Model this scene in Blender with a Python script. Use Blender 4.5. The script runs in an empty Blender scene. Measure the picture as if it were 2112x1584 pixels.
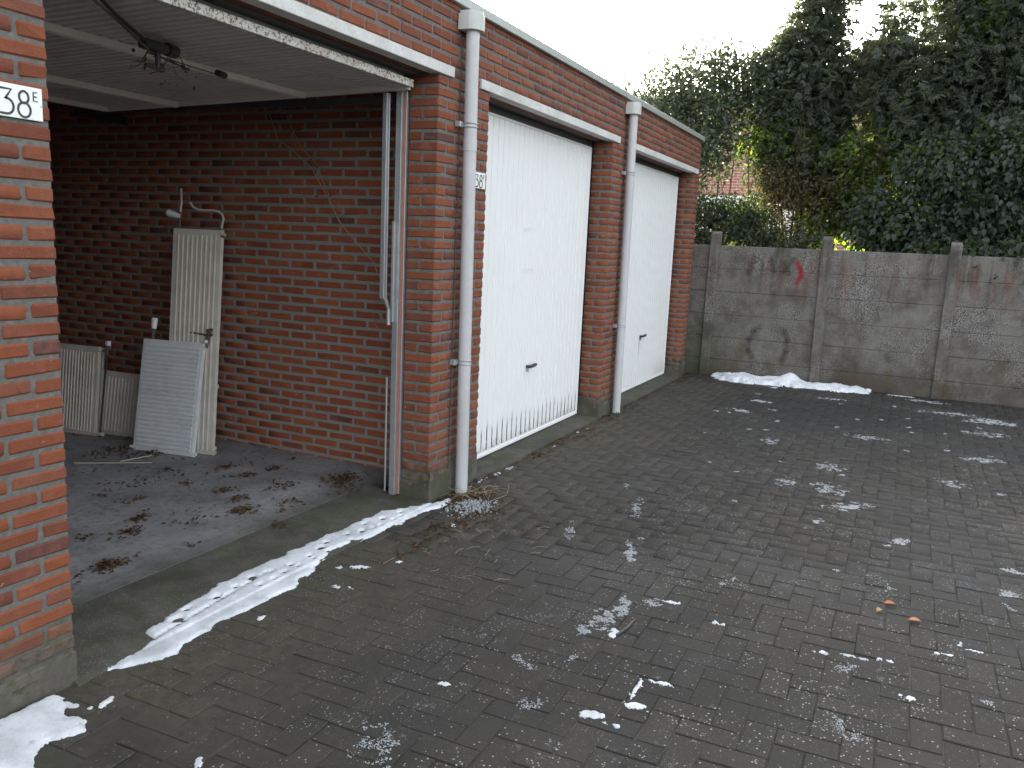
import bpy, bmesh, math, random
import numpy as np
from mathutils import Vector, Matrix

random.seed(7)
rng = np.random.default_rng(7)
S = bpy.context.scene
COL = S.collection

# ------------------------------------------------------------------ camera, world, sun, exposure
CAMP = Vector((-1.8935, -2.5571, 1.6362)); YAW, PITCH, ROLL = 0.4345, -0.1689, 0.0446
def cam_axes():
    cy, sy, cp, sp = math.cos(YAW), math.sin(YAW), math.cos(PITCH), math.sin(PITCH)
    f = Vector((cy*cp, sy*cp, sp)); r = Vector((sy, -cy, 0)); u = r.cross(f)
    cr, sr = math.cos(ROLL), math.sin(ROLL)
    return cr*r + sr*u, -sr*r + cr*u, f
CR, CU, CF = cam_axes()
cd = bpy.data.cameras.new('camera'); cam = bpy.data.objects.new('camera', cd); COL.objects.link(cam)
M = Matrix((CR, CU, -CF)).transposed().to_4x4(); M.translation = CAMP
cam.matrix_world = M
cd.sensor_width = 36; cd.lens = 36*1728/2112; cd.clip_start = 0.05; cd.clip_end = 500
S.camera = cam

SUN_AZ, SUN_EL = math.radians(27), math.radians(19)      # azimuth from +x towards +y: low winter sun behind the garages
w = bpy.data.worlds.new('World'); S.world = w; w.use_nodes = True
nt = w.node_tree; nt.nodes.clear()
sky = nt.nodes.new('ShaderNodeTexSky'); sky.sky_type = 'NISHITA'; sky.sun_disc = False
sky.sun_elevation = SUN_EL; sky.sun_rotation = math.pi/2 - SUN_AZ
sky.air_density = 1.0; sky.dust_density = 3.5; sky.ozone_density = 1.0
bg = nt.nodes.new('ShaderNodeBackground'); bg.inputs[1].default_value = 0.15
wo = nt.nodes.new('ShaderNodeOutputWorld')
hz = nt.nodes.new('ShaderNodeHueSaturation'); hz.inputs['Saturation'].default_value = .29   # thin white winter cloud veil
nt.links.new(sky.outputs[0], hz.inputs['Color']); nt.links.new(hz.outputs[0], bg.inputs[0]); nt.links.new(bg.outputs[0], wo.inputs[0])
sl = bpy.data.lights.new('sun', 'SUN'); sl.energy = 3.5; sl.angle = math.radians(0.6); sl.color = (1, .93, .82)
so = bpy.data.objects.new('sun', sl); COL.objects.link(so)
sd = Vector((math.cos(SUN_EL)*math.cos(SUN_AZ), math.cos(SUN_EL)*math.sin(SUN_AZ), math.sin(SUN_EL)))
so.rotation_euler = sd.to_track_quat('Z', 'Y').to_euler(); so.location = (0, 0, 20)
S.view_settings.view_transform = 'Standard'; S.view_settings.look = 'None'
S.view_settings.gamma = 1; S.view_settings.use_curve_mapping = False
S.view_settings.exposure = 2.55
S.render.engine = 'CYCLES'

# ------------------------------------------------------------------ material helpers
class NT:
    def __init__(s, name):
        s.m = bpy.data.materials.new(name); s.m.use_nodes = True
        s.t = s.m.node_tree; s.b = s.t.nodes['Principled BSDF']; s.out = s.t.nodes['Material Output']
        s._pos = None
    def n(s, ty, **k):
        x = s.t.nodes.new(ty)
        for a, v in k.items(): setattr(x, a, v)
        return x
    def set(s, inp, v):
        if isinstance(v, bpy.types.NodeSocket): s.t.links.new(v, inp)
        elif isinstance(v, (tuple, list)) and len(v) == 3 and inp.type == 'RGBA': inp.default_value = (*v, 1)
        else: inp.default_value = v
    def pos(s):
        if s._pos is None: s._pos = s.n('ShaderNodeNewGeometry').outputs['Position']
        return s._pos
    def xyz(s):
        q = s.n('ShaderNodeSeparateXYZ'); s.t.links.new(s.pos(), q.inputs[0]); return q.outputs
    def math(s, op, a, b=0.0, c=None, clamp=False):
        x = s.n('ShaderNodeMath', operation=op, use_clamp=clamp); s.set(x.inputs[0], a); s.set(x.inputs[1], b)
        if c is not None: s.set(x.inputs[2], c)
        return x.outputs[0]
    def noise(s, scale, detail=4, rough=.55, stretch=None, dist=0.0, off=None):
        x = s.n('ShaderNodeTexNoise'); x.inputs['Scale'].default_value = scale; x.inputs['Detail'].default_value = detail
        x.inputs['Roughness'].default_value = rough; x.inputs['Distortion'].default_value = dist
        v = s.pos()
        if stretch or off:
            mp = s.n('ShaderNodeMapping'); s.t.links.new(v, mp.inputs[0])
            if stretch: mp.inputs['Scale'].default_value = stretch
            if off: mp.inputs['Location'].default_value = off
            v = mp.outputs[0]
        s.t.links.new(v, x.inputs['Vector']); return x.outputs['Fac']
    def voro(s, scale, feature='F1', rnd=1.0, out='Distance'):
        x = s.n('ShaderNodeTexVoronoi', feature=feature); x.inputs['Scale'].default_value = scale
        x.inputs['Randomness'].default_value = rnd; s.t.links.new(s.pos(), x.inputs['Vector']); return x.outputs[out]
    def mr(s, v, a, b, c=0.0, d=1.0, smooth=False):
        x = s.n('ShaderNodeMapRange'); x.interpolation_type = 'SMOOTHSTEP' if smooth else 'LINEAR'
        s.set(x.inputs[0], v)
        for i, q in enumerate((a, b, c, d)): s.set(x.inputs[1+i], q)
        return x.outputs[0]
    def mix(s, f, a, b, mode='MIX'):
        x = s.n('ShaderNodeMix', data_type='RGBA', blend_type=mode)
        s.set(x.inputs[0], f); s.set(x.inputs[6], a); s.set(x.inputs[7], b); return x.outputs[2]
    def ramp(s, v, *stops):
        x = s.n('ShaderNodeValToRGB'); e = x.color_ramp.elements
        while len(e) < len(stops): e.new(.5)
        for el, (p, c) in zip(e, stops): el.position = p; el.color = (*c, 1)
        s.set(x.inputs[0], v); return x.outputs[0]
    def bump(s, h, strength=.5, dist=.003, prev=None):
        x = s.n('ShaderNodeBump'); x.inputs['Strength'].default_value = strength; x.inputs['Distance'].default_value = dist
        s.set(x.inputs['Height'], h)
        if prev is not None: s.t.links.new(prev, x.inputs['Normal'])
        return x.outputs[0]
    def tint(s, merged):
        if merged:
            a = s.n('ShaderNodeAttribute'); a.attribute_name = 'tint'; return a.outputs['Fac']
        return s.n('ShaderNodeObjectInfo').outputs['Random']
    def fin(s, col, rough=.85, normal=None, metal=0.0, spec=.4):
        s.set(s.b.inputs['Base Color'], col); s.set(s.b.inputs['Roughness'], rough); s.set(s.b.inputs['Metallic'], metal)
        s.b.inputs['Specular IOR Level'].default_value = spec
        if normal is not None: s.t.links.new(normal, s.b.inputs['Normal'])
        return s.m

def mat_brick(name, merged, exterior):
    k = NT(name); t = k.tint(merged)
    col = k.ramp(t, (0, (.085, .04, .034)), (.04, (.10, .044, .034)), (.06, (.150, .046, .024)), (.5, (.200, .055, .022)), (.85, (.245, .074, .028)), (1, (.18, .066, .038)))
    n1 = k.noise(28, 5, .65); col = k.mix(k.mr(n1, .42, .68, 0, .6), col, (.175, .056, .036))
    n5 = k.noise(9, 3); col = k.mix(k.mr(n5, .5, .75, 0, .45), col, (.30, .115, .075))
    crack = k.noise(60, 5, .7, stretch=(1, 1, 3.2), dist=1.2)
    cm = k.mr(crack, .36, .42, 1, 0); col = k.mix(k.math('MULTIPLY', cm, k.mr(k.noise(7), .45, .6)), col, (.06, .03, .025))
    # pale lime bloom on a few faces
    ef = k.math('MULTIPLY', k.mr(k.noise(34, 6, .75, stretch=(1, 1, 2.2)), .60, .68), k.mr(k.noise(4.5, 2, off=(3, 1, 5)), .56, .66))
    col = k.mix(k.math('MULTIPLY', ef, .6), col, (.62, .52, .47))
    rough = .82
    if not exterior: col = k.mix(1.0, col, (1.30, 1.22, 1.15), 'MULTIPLY')  # same brick lightened indoors to make up for the weak light there
    if exterior:
        z = k.xyz()[2]
        g = k.math('ADD', z, k.mr(k.noise(6, 5, .6), 0, 1, -.14, .14))
        gm = k.mr(g, .10, .30, 1, 0, True)
        gc = k.mix(k.mr(k.noise(11, 4), .5, .62), (.115, .105, .085), (.062, .072, .036))
        gc = k.mix(k.mr(k.noise(25, 4), .35, .5, 1, 0), gc, (.05, .046, .038))
        col = k.mix(k.math('MULTIPLY', gm, .93), col, gc)
        # general soot higher up
        col = k.mix(k.mr(k.noise(1.3, 4), .5, .8, 0, .35), col, (.15, .075, .055))
        # darker strip beside the downpipes
        x = k.xyz()[0]
        for px in (2.72, 5.94):
            d = k.math('ABSOLUTE', k.math('SUBTRACT', x, px))
            dd = k.math('ADD', d, k.mr(k.noise(5, 3), 0, 1, -.03, .05))
            col = k.mix(k.mr(dd, .02, .10, .55, 0, True), col, (.10, .055, .045))
    nb = k.bump(crack, .6, .004); nb = k.bump(k.noise(220, 3), .35, .002, nb); nb = k.bump(n1, .6, .006, nb)
    return k.fin(col, rough, nb, spec=.35)

def mat_mortar(name, exterior):
    k = NT(name)
    col = k.ramp(k.noise(45, 5, .7), (.25, (.09, .09, .082)), (.55, (.155, .154, .142)), (.8, (.235, .23, .212)))
    col = k.mix(k.mr(k.noise(2.2, 3), .45, .7, 0, .5), col, (.17, .165, .15))
    if not exterior: col = k.mix(.55, col, (.30, .295, .27))
    if exterior:
        g = k.math('ADD', k.xyz()[2], k.mr(k.noise(6, 5, .6), 0, 1, -.14, .14))
        col = k.mix(k.mr(g, .12, .34, .95, 0, True), col, k.mix(k.mr(k.noise(9, 4), .48, .6), (.11, .10, .085), (.06, .07, .035)))
    return k.fin(col, .95, k.bump(k.noise(300, 4, .7), .8, .003), spec=.2)

def mat_paver(name, merged, joint=False):
    k = NT(name); x, y, z = k.xyz()
    if joint:
        col = k.mix(k.mr(k.noise(2.3, 4, .6, off=(6, 1, 4)), .50, .62, 0, .8), k.ramp(k.noise(60, 5, .7), (.3, (.022, .0205, .018)), (.6, (.038, .034, .028)), (.85, (.06, .054, .045))), (.105, .094, .078))
    else:
        t = k.tint(merged)
        col = k.ramp(t, (0, (.030, .0270, .0225)), (.3, (.033, .0298, .0245)), (.6, (.037, .0332, .027)), (.86, (.041, .0363, .029)), (.96, (.045, .0385, .030)), (1, (.031, .0295, .0265)))
        col = k.mix(k.mr(k.noise(55, 5, .7), .35, .7, 0, .6), col, (.022, .022, .021))
        col = k.mix(k.mr(k.noise(1.1, 5, .65, off=(3, 8, 1)), .45, .68, 0, .7), col, (.046, .041, .033))
    # worn faces where the white aggregate shows
    dens = k.mr(k.noise(2.6, 5, .7), .46, .66, .0, 1)
    v = k.voro(105, out='Distance'); vc = k.n('ShaderNodeSeparateColor'); k.t.links.new(k.voro(105, out='Color'), vc.inputs[0])
    speck = k.math('MULTIPLY', k.mr(k.math('ADD', v, k.math('MULTIPLY', vc.outputs[2], .26)), .34, .40, 1, 0), k.math('GREATER_THAN', vc.outputs[0], k.mr(dens, 0, 1, .93, .5)))
    v2 = k.voro(240); vc2 = k.n('ShaderNodeSeparateColor'); k.t.links.new(k.voro(240, out='Color'), vc2.inputs[0])
    sp2 = k.math('MULTIPLY', k.mr(k.math('ADD', v2, k.math('MULTIPLY', vc2.outputs[2], .2)), .40, .48, 1, 0), k.math('GREATER_THAN', vc2.outputs[1], k.mr(dens, 0, 1, .92, .5)))
    if not joint:
        col = k.mix(k.math('MULTIPLY', sp2, .6), col, (.15, .145, .135)); col = k.mix(k.math('MULTIPLY', speck, .9), col, (.40, .385, .35))
    # sandy brown dirt and moss along the garages
    yy = k.math('ADD', y, k.mr(k.noise(1.7, 5, .6), 0, 1, -.55, .55))
    dirt = k.mr(yy, -1.35, -.15, 0, .9, True)
    dc = k.ramp(k.noise(22, 6, .7), (.3, (.048, .043, .032)), (.55, (.080, .071, .054)), (.8, (.125, .112, .087)))
    col = k.mix(k.math('MULTIPLY', dirt, k.mr(k.noise(4, 5, .65), .3, .6, .35, 1)), col, dc)
    moss = k.math('MULTIPLY', k.mr(k.math('ADD', y, k.mr(k.noise(3, 4), 0, 1, -.3, .3)), -.75, -.05, 0, 1), k.mr(k.noise(8, 5, .65), .50, .66))
    col = k.mix(k.math('MULTIPLY', moss, .6), col, (.045, .055, .018))
    # oily / damp dark patches of their own shape
    dx = k.math('DIVIDE', k.math('SUBTRACT', x, 7.35), 1.0); dy = k.math('DIVIDE', k.math('ADD', y, 2.0), 1.5)
    rr = k.math('SQRT', k.math('ADD', k.math('MULTIPLY', dx, dx), k.math('MULTIPLY', dy, dy)))
    wet = k.mr(k.math('ADD', rr, k.mr(k.noise(2.2, 4), 0, 1, -.5, .5)), .55, 1.15, .62, 0, True)
    wet2 = k.mr(k.noise(.75, 4, .6, off=(5, 2, 0)), .46, .64, 0, .5)
    wm = k.math('MAXIMUM', wet, wet2); col = k.mix(wm, col, (.018, .018, .018))
    # thin frost in blotches
    fr = k.math('MULTIPLY', k.mr(k.noise(9, 6, .75), .60, .70), k.mr(k.noise(190, 3, .8), .48, .58))
    fr = k.math('MULTIPLY', fr, k.mr(y, -.6, -1.1, 0, 1)); col = k.mix(k.math('MULTIPLY', fr, .6), col, (.42, .44, .45))
    nb = k.bump(k.noise(260, 4, .75), .7, .0025)
    nb = k.bump(speck, .4, .002, nb)
    return k.fin(col, k.mr(wm, 0, .6, .9, .6), nb, spec=.35)

def mat_concrete(name, base=(.2, .2, .19), var=.35, grime=None, moss=0.0, spots=False, rough=.9):
    k = NT(name); b = Vector(base)
    col = k.ramp(k.noise(6, 6, .65), (.25, tuple(b*(1-var))), (.55, tuple(b)), (.85, tuple(b*(1+var*.7))))
    col = k.mix(k.mr(k.noise(70, 4, .7), .3, .5, .5, 0), col, tuple(b*.55))
    if spots: col = k.mix(k.mr(k.voro(85), .15, .22, .75, 0), col, (.26, .25, .23))
    if grime: col = k.mix(k.mr(k.noise(1.8, 5, .7, off=(1, 7, 3)), .48, .64, 0, .8), col, grime)
    if moss: col = k.mix(k.math('MULTIPLY', k.mr(k.noise(5, 6, .7), .45, .6), moss), col, (.05, .062, .022))
    nb = k.bump(k.noise(180, 4, .7), .5, .002); nb = k.bump(k.noise(14, 4), .4, .004, nb)
    return k.fin(col, rough, nb, spec=.3)

def mat_garage_floor():
    k = NT('floor concrete'); x, y, z = k.xyz()
    col = k.ramp(k.noise(3.2, 6, .65), (.25, (.15, .15, .15)), (.5, (.25, .252, .25)), (.75, (.35, .352, .35)))
    col = k.mix(k.mr(k.noise(24, 6, .75), .50, .62, 0, .55), col, (.075, .068, .06))
    col = k.mix(k.mr(k.noise(1.4, 5, .7, off=(4, 4, 0)), .52, .66, 0, .5), col, (.24, .25, .26))
    edge = k.mr(k.math('ADD', y, k.mr(k.noise(5, 4), 0, 1, -.12, .12)), .42, .72, .65, 0, True)
    col = k.mix(edge, col, k.mix(k.mr(k.noise(9, 4), .45, .6), (.055, .05, .04), (.05, .055, .028)))
    nb = k.bump(k.noise(120, 5, .7), .5, .002); nb = k.bump(k.noise(9, 4), .5, .006, nb)
    return k.fin(col, k.mr(k.noise(3, 4), .3, .7, .55, .9), nb, spec=.4)

def mat_fence():
    k = NT('weathered fence concrete'); x, y, z = k.xyz()
    col = k.ramp(k.noise(3.5, 6, .7), (.28, (.085, .076, .065)), (.5, (.145, .134, .118)), (.75, (.20, .188, .168)))
    # knocked-off surface showing pebbles
    pm = k.mr(k.noise(1.6, 5, .7, off=(2, 3, 9)), .46, .60)
    peb = k.mr(k.noise(75, 3, .75), .46, .54)
    col = k.mix(k.math('MULTIPLY', pm, .75), col, k.mix(peb, (.045, .040, .035), (.27, .26, .245)))
    col = k.mix(k.mr(k.voro(55), .10, .15, .8, 0), col, (.40, .39, .37))
    # dark brown damp band near the foot, rusty red paint remains near the top
    zz = k.math('ADD', z, k.mr(k.noise(3, 5, .6, stretch=(1, 1, .5)), 0, 1, -.35, .35))
    band = k.math('MULTIPLY', k.mr(zz, .05, .45, 1, 0, True), k.mr(k.noise(1.2, 3), .35, .6))
    col = k.mix(k.math('MULTIPLY', band, .75), col, (.055, .042, .03))
    col = k.mix(k.math('MULTIPLY', k.mr(z, .9, .1, 0, .6), k.mr(k.noise(4, 5, .65, off=(9, 2, 2)), .5, .62)), col, (.085, .065, .032))
    red = k.math('MULTIPLY', k.mr(k.noise(3.4, 6, .75, stretch=(1, 1.3, .4), off=(0, .35, 0)), .51, .66), k.mr(k.math('ADD', z, k.mr(k.noise(9), 0, 1, -.15, .15)), .95, 1.30))
    red = k.math('MULTIPLY', red, k.mr(z, 1.64, 1.5, 0, 1))
    col = k.mix(k.math('MULTIPLY', red, .6), col, (.15, .055, .038))
    run = k.math('MULTIPLY', k.mr(k.noise(7, 5, .7, stretch=(1, 1, .12), off=(0, 5, 0)), .50, .62), k.mr(k.math('ADD', z, k.mr(k.noise(5, 3, off=(0, 2, 0)), 0, 1, -.5, .5)), .8, 1.5))
    col = k.mix(k.math('MULTIPLY', run, .6), col, (.05, .044, .036))
    col = k.mix(k.mr(k.noise(2.4, 6, .75, off=(7, 0, 2)), .50, .64, 0, .55), col, (.055, .048, .038))
    crk = k.math('ABSOLUTE', k.math('SUBTRACT', k.noise(2.2, 7, .7, off=(1, 1, 6)), .5))
    col = k.mix(k.math('MULTIPLY', k.mr(crk, .002, .006, .7, 0), k.mr(k.noise(1.1), .5, .6)), col, (.03, .027, .024))
    grn = k.math('MULTIPLY', k.mr(y, -.75, .1, 0, 1), k.mr(k.math('ADD', z, k.mr(k.noise(4), 0, 1, -.3, .3)), .1, .8, 1, 0))
    col = k.mix(k.math('MULTIPLY', grn, .65), col, (.055, .07, .035))
    # sprayed marks, strokes given as (y, z) segments
    def seg(y0, z0, y1, z1, r, soft, colr, amt, c):
        vx, vz = y1-y0, z1-z0; L = vx*vx+vz*vz+1e-9
        a = k.math('MULTIPLY', k.math('SUBTRACT', y, y0), vx/L); b = k.math('MULTIPLY', k.math('SUBTRACT', z, z0), vz/L)
        t = k.math('ADD', a, b, clamp=True)
        ex = k.math('SUBTRACT', k.math('SUBTRACT', y, y0), k.math('MULTIPLY', t, vx)); ez = k.math('SUBTRACT', k.math('SUBTRACT', z, z0), k.math('MULTIPLY', t, vz))
        d = k.math('SQRT', k.math('ADD', k.math('MULTIPLY', ex, ex), k.math('MULTIPLY', ez, ez)))
        d = k.math('ADD', d, k.mr(k.noise(45, 4, .7), 0, 1, -.03, .03))
        return k.mix(k.mr(d, r*.3, r+soft, amt, 0, True), c, colr)
    RED = (.22, .022, .030)
    for s in ((-1.255, 1.52, -1.30, 1.44), (-1.30, 1.44, -1.315, 1.36), (-1.315, 1.36, -1.275, 1.27)): col = seg(*s,  .004, .050, RED, .9, col)
    col = seg(-1.275, 1.27, -1.273, 1.14, .004, .005, RED, .9, col)
    BLK = (.03, .026, .024)
    for s in ((-.73, 1.56, -.66, 1.36), (-.93, 1.56, -.99, 1.40), (-1.10, 1.52, -1.16, 1.38), (-1.20, 1.56, -1.10, 1.40)): col = seg(*s, .004, .055, BLK, .55, col)
    for s in ((-.80, .62, -.745, .50), (-.745, .50, -.75, .36), (-.75, .36, -.80, .27), (-.80, .62, -.86, .66), (-1.17, .64, -1.22, .54), (-1.22, .54, -1.215, .38), (-1.215, .38, -1.18, .28)): col = seg(*s, .004, .06, BLK, .5, col)
    nb = k.bump(k.noise(75, 3, .75), .8, .008); nb = k.bump(k.noise(200, 3), .4, .002, nb)
    return k.fin(col, .95, nb, spec=.2)

def mat_paint(name, c, rough=.45, dirt=.15, dcol=(.25, .24, .2), scale=4, spec=.5, metal=0.0):
    k = NT(name); col = k.mix(k.mr(k.noise(scale, 6, .7), .45, .75, 0, dirt), c, dcol)
    col = k.mix(k.mr(k.noise(60, 5, .7), .62, .72, 0, dirt*.8), col, dcol)
    return k.fin(col, k.mr(k.noise(12, 3), .3, .7, rough*.85, min(1, rough*1.2)), k.bump(k.noise(90, 3), .08, .001), metal=metal, spec=spec)

def mat_door(name, x0, grime):
    """white sheet door; the groove position follows the pressed ribs"""
    k = NT(name); x, y, z = k.xyz()
    ph = k.math('FRACT', k.math('DIVIDE', k.math('SUBTRACT', x, x0), .088))
    gr = k.mr(k.math('ABSOLUTE', k.math('SUBTRACT', ph, .5)), .385, .42, 0, 1)
    col = k.mix(k.mr(k.noise(2.2, 5, .7), .5, .8, 0, .18), (.80, .81, .80), (.62, .60, .54))
    if grime:
        top = k.math('ADD', .17, k.math('MULTIPLY', k.noise(7, 4, .6, stretch=(1.6, 1, .01)), .22))
        m = k.mr(k.math('SUBTRACT', z, top), -.10, .02, 1, 0, True)
        m2 = k.math('MULTIPLY', m, k.mr(k.noise(60, 4, .7, stretch=(1, 1, .25)), .36, .50, .35, 1))
        col = k.mix(k.math('MULTIPLY', m2, gr), col, (.018, .026, .014))
        lo = k.mr(k.math('ADD', z, k.mr(k.noise(16, 5, .7, stretch=(1, 1, .3)), 0, 1, -.12, .16)), .07, .17, 1, 0)
        col = k.mix(k.math('MULTIPLY', lo, k.mr(k.noise(50, 5, .8, stretch=(1, 1, .35)), .40, .58, 0, .85)), col, (.11, .125, .06))
        for zz in (1.728, 1.41):     # old tape residue
            dz = k.math('ABSOLUTE', k.math('SUBTRACT', z, zz)); dx = k.math('ABSOLUTE', k.math('SUBTRACT', x, 4.21))
            f = k.math('MULTIPLY', k.math('MULTIPLY', k.mr(dz, .012, .022, 1, 0), k.mr(dx, .10, .13, 1, 0)), k.mr(k.noise(45, 4), .45, .6, .05, .3))
            col = k.mix(f, col, (.48, .46, .42))
    else:
        lo = k.mr(k.math('ADD', z, k.mr(k.noise(9, 5, .7, stretch=(1, 1, .2)), 0, 1, -.15, .15)), .05, .30, .55, 0)
        col = k.mix(k.math('MULTIPLY', lo, k.mr(x, 7.9, 8.6, .15, 1)), col, (.40, .27, .17))
        dz = k.mr(z, .28, .62, 0, 1); dx = k.math('ABSOLUTE', k.math('SUBTRACT', x, k.math('ADD', 7.45, k.mr(k.noise(8, 2), 0, 1, -.02, .02))))
        col = k.mix(k.math('MULTIPLY', k.math('MULTIPLY', k.mr(dx, .004, .02, .7, 0), dz), k.mr(z, .61, .64, 1, 0)), col, (.16, .13, .10))
    return k.fin(col, .5, k.bump(k.noise(14, 3), .05, .002), spec=.4)

def mat_leaf(name, cols, trans=(.28, .36, .04), tf=.35, rough=.42, spec=.5):
    k = NT(name); a = k.n('ShaderNodeAttribute'); a.attribute_name = 'tint'
    stops = [(i/(len(cols)-1), c) for i, c in enumerate(cols)]
    col = k.ramp(a.outputs['Fac'], *stops)
    col = k.mix(k.mr(k.noise(1.6, 3), .4, .7, 0, .4), col, tuple(Vector(cols[0])*.7))
    k.fin(col, rough, None, spec=spec)
    tr = k.n('ShaderNodeBsdfTranslucent'); k.set(tr.inputs[0], trans)
    mx = k.n('ShaderNodeMixShader'); mx.inputs[0].default_value = tf
    k.t.links.new(k.b.outputs[0], mx.inputs[1]); k.t.links.new(tr.outputs[0], mx.inputs[2]); k.t.links.new(mx.outputs[0], k.out.inputs[0])
    return k.m

def mat_snow():
    k = NT('old snow')
    col = k.mix(k.mr(k.noise(26, 5, .75), .58, .70, 0, .55), k.mix(k.mr(k.noise(5, 5, .7), .40, .62, 0, .75), (.78, .81, .84), (.50, .53, .55)), (.26, .26, .24))
    col = k.mix(k.mr(k.noise(150, 3, .8), .66, .70, 0, .8), col, (.10, .085, .06))
    k.fin(col, .55, k.bump(k.noise(70, 6, .8), .9, .009), spec=.3)
    k.b.inputs['Subsurface Weight'].default_value = .25; k.b.inputs['Subsurface Radius'].default_value = (.01, .012, .016)
    return k.m
def mat_slush():
    k = NT('crusty frozen slush')
    col = k.mix(k.mr(k.noise(90, 5, .8), .46, .62, 0, .6), (.40, .43, .44), (.15, .155, .15))
    return k.fin(col, .5, k.bump(k.noise(120, 4, .8), .9, .006), spec=.5)

MB_E, MB_EM = mat_brick('facade brick', False, True), mat_brick('facade brick course', True, True)
MB_I, MB_IM = mat_brick('inner brick', False, False), mat_brick('inner brick course', True, False)
MO_E, MO_I = mat_mortar('facade mortar', True), mat_mortar('inner mortar', False)
MP, MPM, MPJ = mat_paver('concrete paver', False), mat_paver('concrete paver field', True), mat_paver('joint sand', False, True)
MLINT = mat_concrete('lintel concrete', (.62, .62, .59), .2, (.46, .46, .43))
MCONC = mat_concrete('grey concrete', (.22, .22, .21), .3)
MSLAB = mat_concrete('threshold concrete', (.098, .092, .077), .5, (.045, .043, .035), .5, True)
MFLOOR, MFENCE, MSNOW, MSLUSH = mat_garage_floor(), mat_fence(), mat_snow(), mat_slush()
MREND = mat_concrete('grimy cement render', (.115, .105, .088), .4, (.045, .042, .034), .55)
MPVC = mat_paint('grey white pipe plastic', (.50, .50, .505), .4, .45, (.30, .30, .28), 3)
MHOP = mat_paint('hopper plastic', (.50, .52, .48), .5, .35, (.28, .3, .27), 6)
MWHITE = mat_paint('white painted steel', (.78, .79, .78), .45, .25, (.5, .48, .42))
MGALV = mat_paint('galvanized steel', (.40, .42, .43), .45, .45, (.22, .22, .22), 12, metal=.6)
MFRAME = mat_paint('dark grey door frame', (.075, .078, .08), .5, .3, (.04, .04, .04), 8)
MREDL = mat_paint('red primer strip', (.42, .13, .07), .6, .4, (.2, .12, .1), 12)
MDARK = mat_paint('dark steel', (.035, .035, .038), .5, .5, (.09, .07, .055), 14)
MROOM = mat_concrete('ceiling concrete', (.16, .16, .155), .25)
MRAD = mat_paint('cream radiator enamel', (.56, .53, .47), .38, .45, (.30, .24, .17), 7)
MRADW = mat_paint('white radiator enamel', (.62, .64, .66), .38, .4, (.36, .33, .28), 7)
MBRASS = mat_paint('tarnished valve metal', (.30, .27, .22), .35, .4, (.1, .09, .07), 20, metal=.9)
MTHERM = mat_paint('white thermostat plastic', (.74, .75, .74), .4, .12)
MTRIM = mat_paint('roof edge aluminium', (.36, .39, .36), .45, .35, (.3, .34, .3), 5, metal=.2)
MPANEL = mat_paint('door underside sheet', (.66, .67, .67), .5, .4, (.34, .33, .30), 3.2)
MSTRUT = mat_paint('door strut cream', (.88, .86, .81), .5, .25, (.4, .36, .3), 8)
MENAM = mat_paint('sign enamel', (.82, .84, .80), .25, .06, (.6, .55, .4))
MINK = mat_paint('sign black', (.02, .022, .022), .4, .0)
MBARK = mat_concrete('bark', (.085, .068, .05), .5, (.05, .06, .03))
MSOIL = mat_concrete('soil', (.06, .05, .04), .4, (.03, .035, .015))
MDRY = mat_leaf('dry leaves', [(.055, .035, .022), (.11, .065, .035), (.17, .10, .05)], (.2, .1, .04), .15, .8, .2)
MTWIG = mat_paint('dry stem', (.34, .27, .18), .8, .3, (.15, .11, .07), 20)
MOFF = mat_paint('orange fallen leaf', (.36, .12, .045), .6, .3, (.2, .08, .03), 60)
MHB = None
def rust_material():
    k = NT('flaking white edge paint')
    m = k.mr(k.noise(85, 4, .7, dist=.6), .53, .58); x, y, z = k.xyz()
    up = k.mr(k.math('ADD', z, k.mr(k.noise(30, 3), 0, 1, -.012, .012)), 2.488, 2.512, .25, 1)
    col = k.mix(k.mr(k.noise(9, 4), .45, .7, 0, .6), (.66, .65, .60), (.50, .40, .26))
    col = k.mix(k.math('MULTIPLY', m, k.mr(up, 0, 1, .75, 1)), col, (.055, .045, .035))
    return k.fin(col, .6, k.bump(m, .6, .002))
MRUST = rust_material()

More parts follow.
